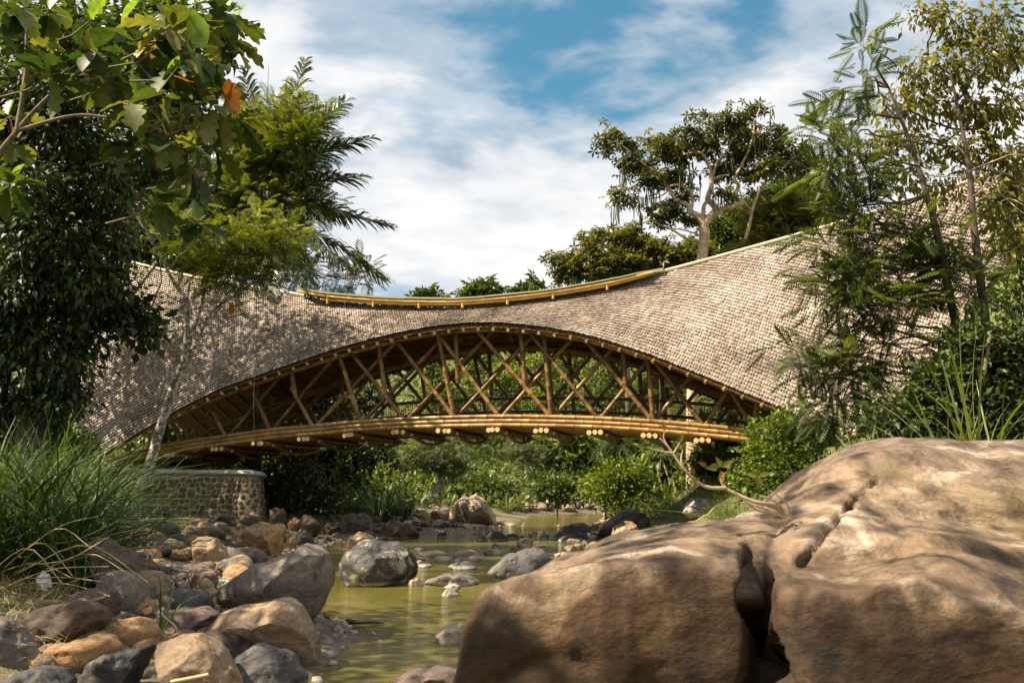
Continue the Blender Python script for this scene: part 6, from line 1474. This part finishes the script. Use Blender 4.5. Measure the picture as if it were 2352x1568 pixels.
# ---- sprouting roots and dry twigs on the foreground rock
def rp(x, y, lift=0.0): 
    q = rock_at(*c4(x, y)); return q
b0 = rock_at(*c4(1740, 850)); Yb = b0[1]
tw = empty('rock_sprout', b0, 'blurred dry twig with a few olive leaves growing from the foreground rock', 'twig')
def tw_pts(l): return np.array([at(*c4(x, y), Yb + dy) for x, y, dy in l])
mb = MB()
for l, r_ in (([(1740, 850, .05), (1640, 760, -.05), (1450, 720, -.1), (1290, 650, -.1), (1180, 590, -.1), (1130, 500, -.1)], .02), ([(1180, 590, -.1), (1050, 590, -.12), (960, 560, -.12), (870, 500, -.14), (800, 420, -.15), (750, 360, -.15), (690, 270, -.15), (640, 200, -.15), (560, 120, -.15)], .014),
              ([(770, 390, -.15), (765, 300, -.15), (780, 230, -.15)], .008), ([(680, 260, -.15), (560, 240, -.15), (440, 205, -.15)], .006), ([(640, 200, -.15), (600, 120, -.15), (610, 50, -.15)], .006), ([(690, 265, -.15), (730, 200, -.15), (750, 160, -.15)], .006),
              ([(1450, 735, -.05), (1300, 730, -.08), (1120, 740, -.1), (1020, 830, -.1), (900, 900, -.1)], .007), ([(1740, 850, .05), (1700, 760, -.05), (1600, 690, -.1), (1500, 660, -.1)], .01), ([(1780, 850, .05), (1760, 740, 0), (1640, 640, -.05), (1600, 610, -.05)], .008), ([(1740, 870, .0), (1600, 820, -.1), (1480, 800, -.1), (1400, 740, -.12)], .01), ([(1720, 860, 0), (1560, 790, -.1), (1380, 720, -.12), (1250, 610, -.12)], .01), ([(1700, 870, 0), (1560, 850, -.08), (1450, 850, -.1)], .012)):
    P = spline(tw_pts(l), 16); tube(mb, P, np.linspace(r_, r_ * .35, 16) * .7, 6, False)
o = mb.build('stem', M['twig_pale'], origin=b0); o.parent = tw; o.location = (0, 0, 0)
lm = []
for k, (x, y, dx, dy, s) in enumerate([(610, 60, -.2, 1, .07), (780, 220, .3, .9, .06), (730, 170, .5, .8, .07), (450, 205, -1, .1, .08), (600, 110, -.8, .5, .05), (1130, 390, -1, -.1, .10), (1140, 400, .9, .6, .09), (1150, 400, -.5, .8, .08), (1130, 420, .2, -1, .08), (1480, 480, .2, -1, .09), (1480, 470, -1, .1, .08), (1490, 470, 1, .2, .08), (880, 470, -.2, .8, .06), (540, 940, -.6, -.3, .05), (600, 930, .5, -.4, .05), (860, 480, .6, -.5, .05), (1010, 390, -.8, .4, .07)]):
    mb = MB(); V_, Q_, T_ = TM['leaf']; mb.add(V_, T=T_, a=[.3, .9, .6][k % 3]); o = mb.build('leaf', M['lf_olive'] if k % 4 else M['big_leaf_rust']); o.parent = tw
    set_mat(o, orient(np.array([[dx, -.3, dy]]), .1, (0, -1, .3))[0], at(*c4(x, y), Yb - .14) - np.array(b0), s * .75)
# ---- small finds
p = hit(*c1(305, 1000)); S, T = ico(3); S = S * (1 + .5 * fbm(S * 2.2, 3, 70)[:, None]) * (.055, .05, .075); mb = MB(); mb.add(S + [0, 0, .04], T=T); o = mb.build('plastic_bag', M['bag'], smooth=False); o.location = p + [0, -.1, .05]
tag(o, 'crumpled white plastic bag lying in the grass at the left', 'bag')
for i, (pts, r_, lb) in enumerate([([(1040, 1560), (1150, 1540), (1270, 1515)], .012, 'straw coloured stick lying on the large tan boulder'), ([(985, 1150), (1030, 1190), (1060, 1215), (1085, 1265)], .008, 'forked dry root on the stones before the grass shoot'), ([(990, 1310), (1040, 1285), (1085, 1265)], .006, 'thin dry twig touching the forked root')]):
    Yk = [5.1, 7.0, 6.9][i]; P = spline(np.array([at(*c1(*q), Yk) for q in pts]), 10); mb = MB(); tube(mb, P, r_, 6)
    tag(mb.build('stick', M['straw'], origin=P[0]), lb, 'stick')
P = spline(np.array([at(*c2(1115, 905), 9.6), at(*c2(1180, 935), 9.5), at(*c2(1300, 940), 9.5), at(*c2(1395, 945), 9.5)]), 12); P[:, 2] = np.maximum(P[:, 2] * 0 + .02, .015); mb = MB(); tube(mb, P, np.linspace(.03, .012, 12), 6, jit=.2)
tag(mb.build('driftwood', M['bark_dark'], origin=P[0]), 'dark driftwood stick floating beside the peaked boulder', 'driftwood')

# ---- trees on the camera's side of the left bank, whose shade falls on the near rocks
def overhead(label, ctr, rad, n, seed):
    rs = np.random.default_rng(seed); c = np.array(ctr, float); b = np.array([c[0] - 2.0, c[1] - 1.0, h1(c[0] - 2.0, c[1] - 1.0)])
    root = empty('bank_tree', b, label, 'tree'); mb = MB(); tube(mb, spline(np.array([b - [0, 0, .2], (b + c) / 2 - [.6, 0, 0], c]), 12), np.linspace(.25, .1, 12), 8)
    q = c + nrm(rs.normal(size=(n, 3))) * (rs.random((n, 1)) ** .4) * np.array(rad); limbs(mb, np.array([b, (b + c) / 2, c]), q[::6], .04, rs)
    o = mb.build('trunk', M['bark'], origin=b); o.parent = root; o.location = (0, 0, 0)
    mb = MB(); foliage(mb, q, np.repeat(c[None], n, 0), TM['leaf'], 26, .2, .34, rs); o = mb.build('crown', M['lf_mid'], origin=b); o.parent = root; o.location = (0, 0, 0)
overhead('bank tree beside the near left rocks, out of view', (-7.8, 7.0, 7.6), (2.2, 2.6, 2.0), 130, 1)
overhead('bank tree left of the camera, out of view', (-5.4, 2.0, 7.4), (2.0, 1.8, 1.4), 15, 2)
overhead('leafy bank tree before the left roof, behind the breadfruit leaves', (-11.2, 24.6, 11.6), (2.1, 2.2, 2.1), 120, 5)
overhead('tall dense tree behind the creeper tree at the left bridge end', (-15.2, 25.6, 11.6), (3.8, 4.0, 4.6), 330, 3)
overhead('low dense tree at the left picture edge behind the creeper tree', (-16.6, 26.8, 8.2), (3.0, 2.4, 3.0), 130, 6)
overhead('dense bank tree beyond the left picture edge before the bridge end', (-15.5, 20.0, 10.5), (3.0, 3.0, 3.5), 200, 4)
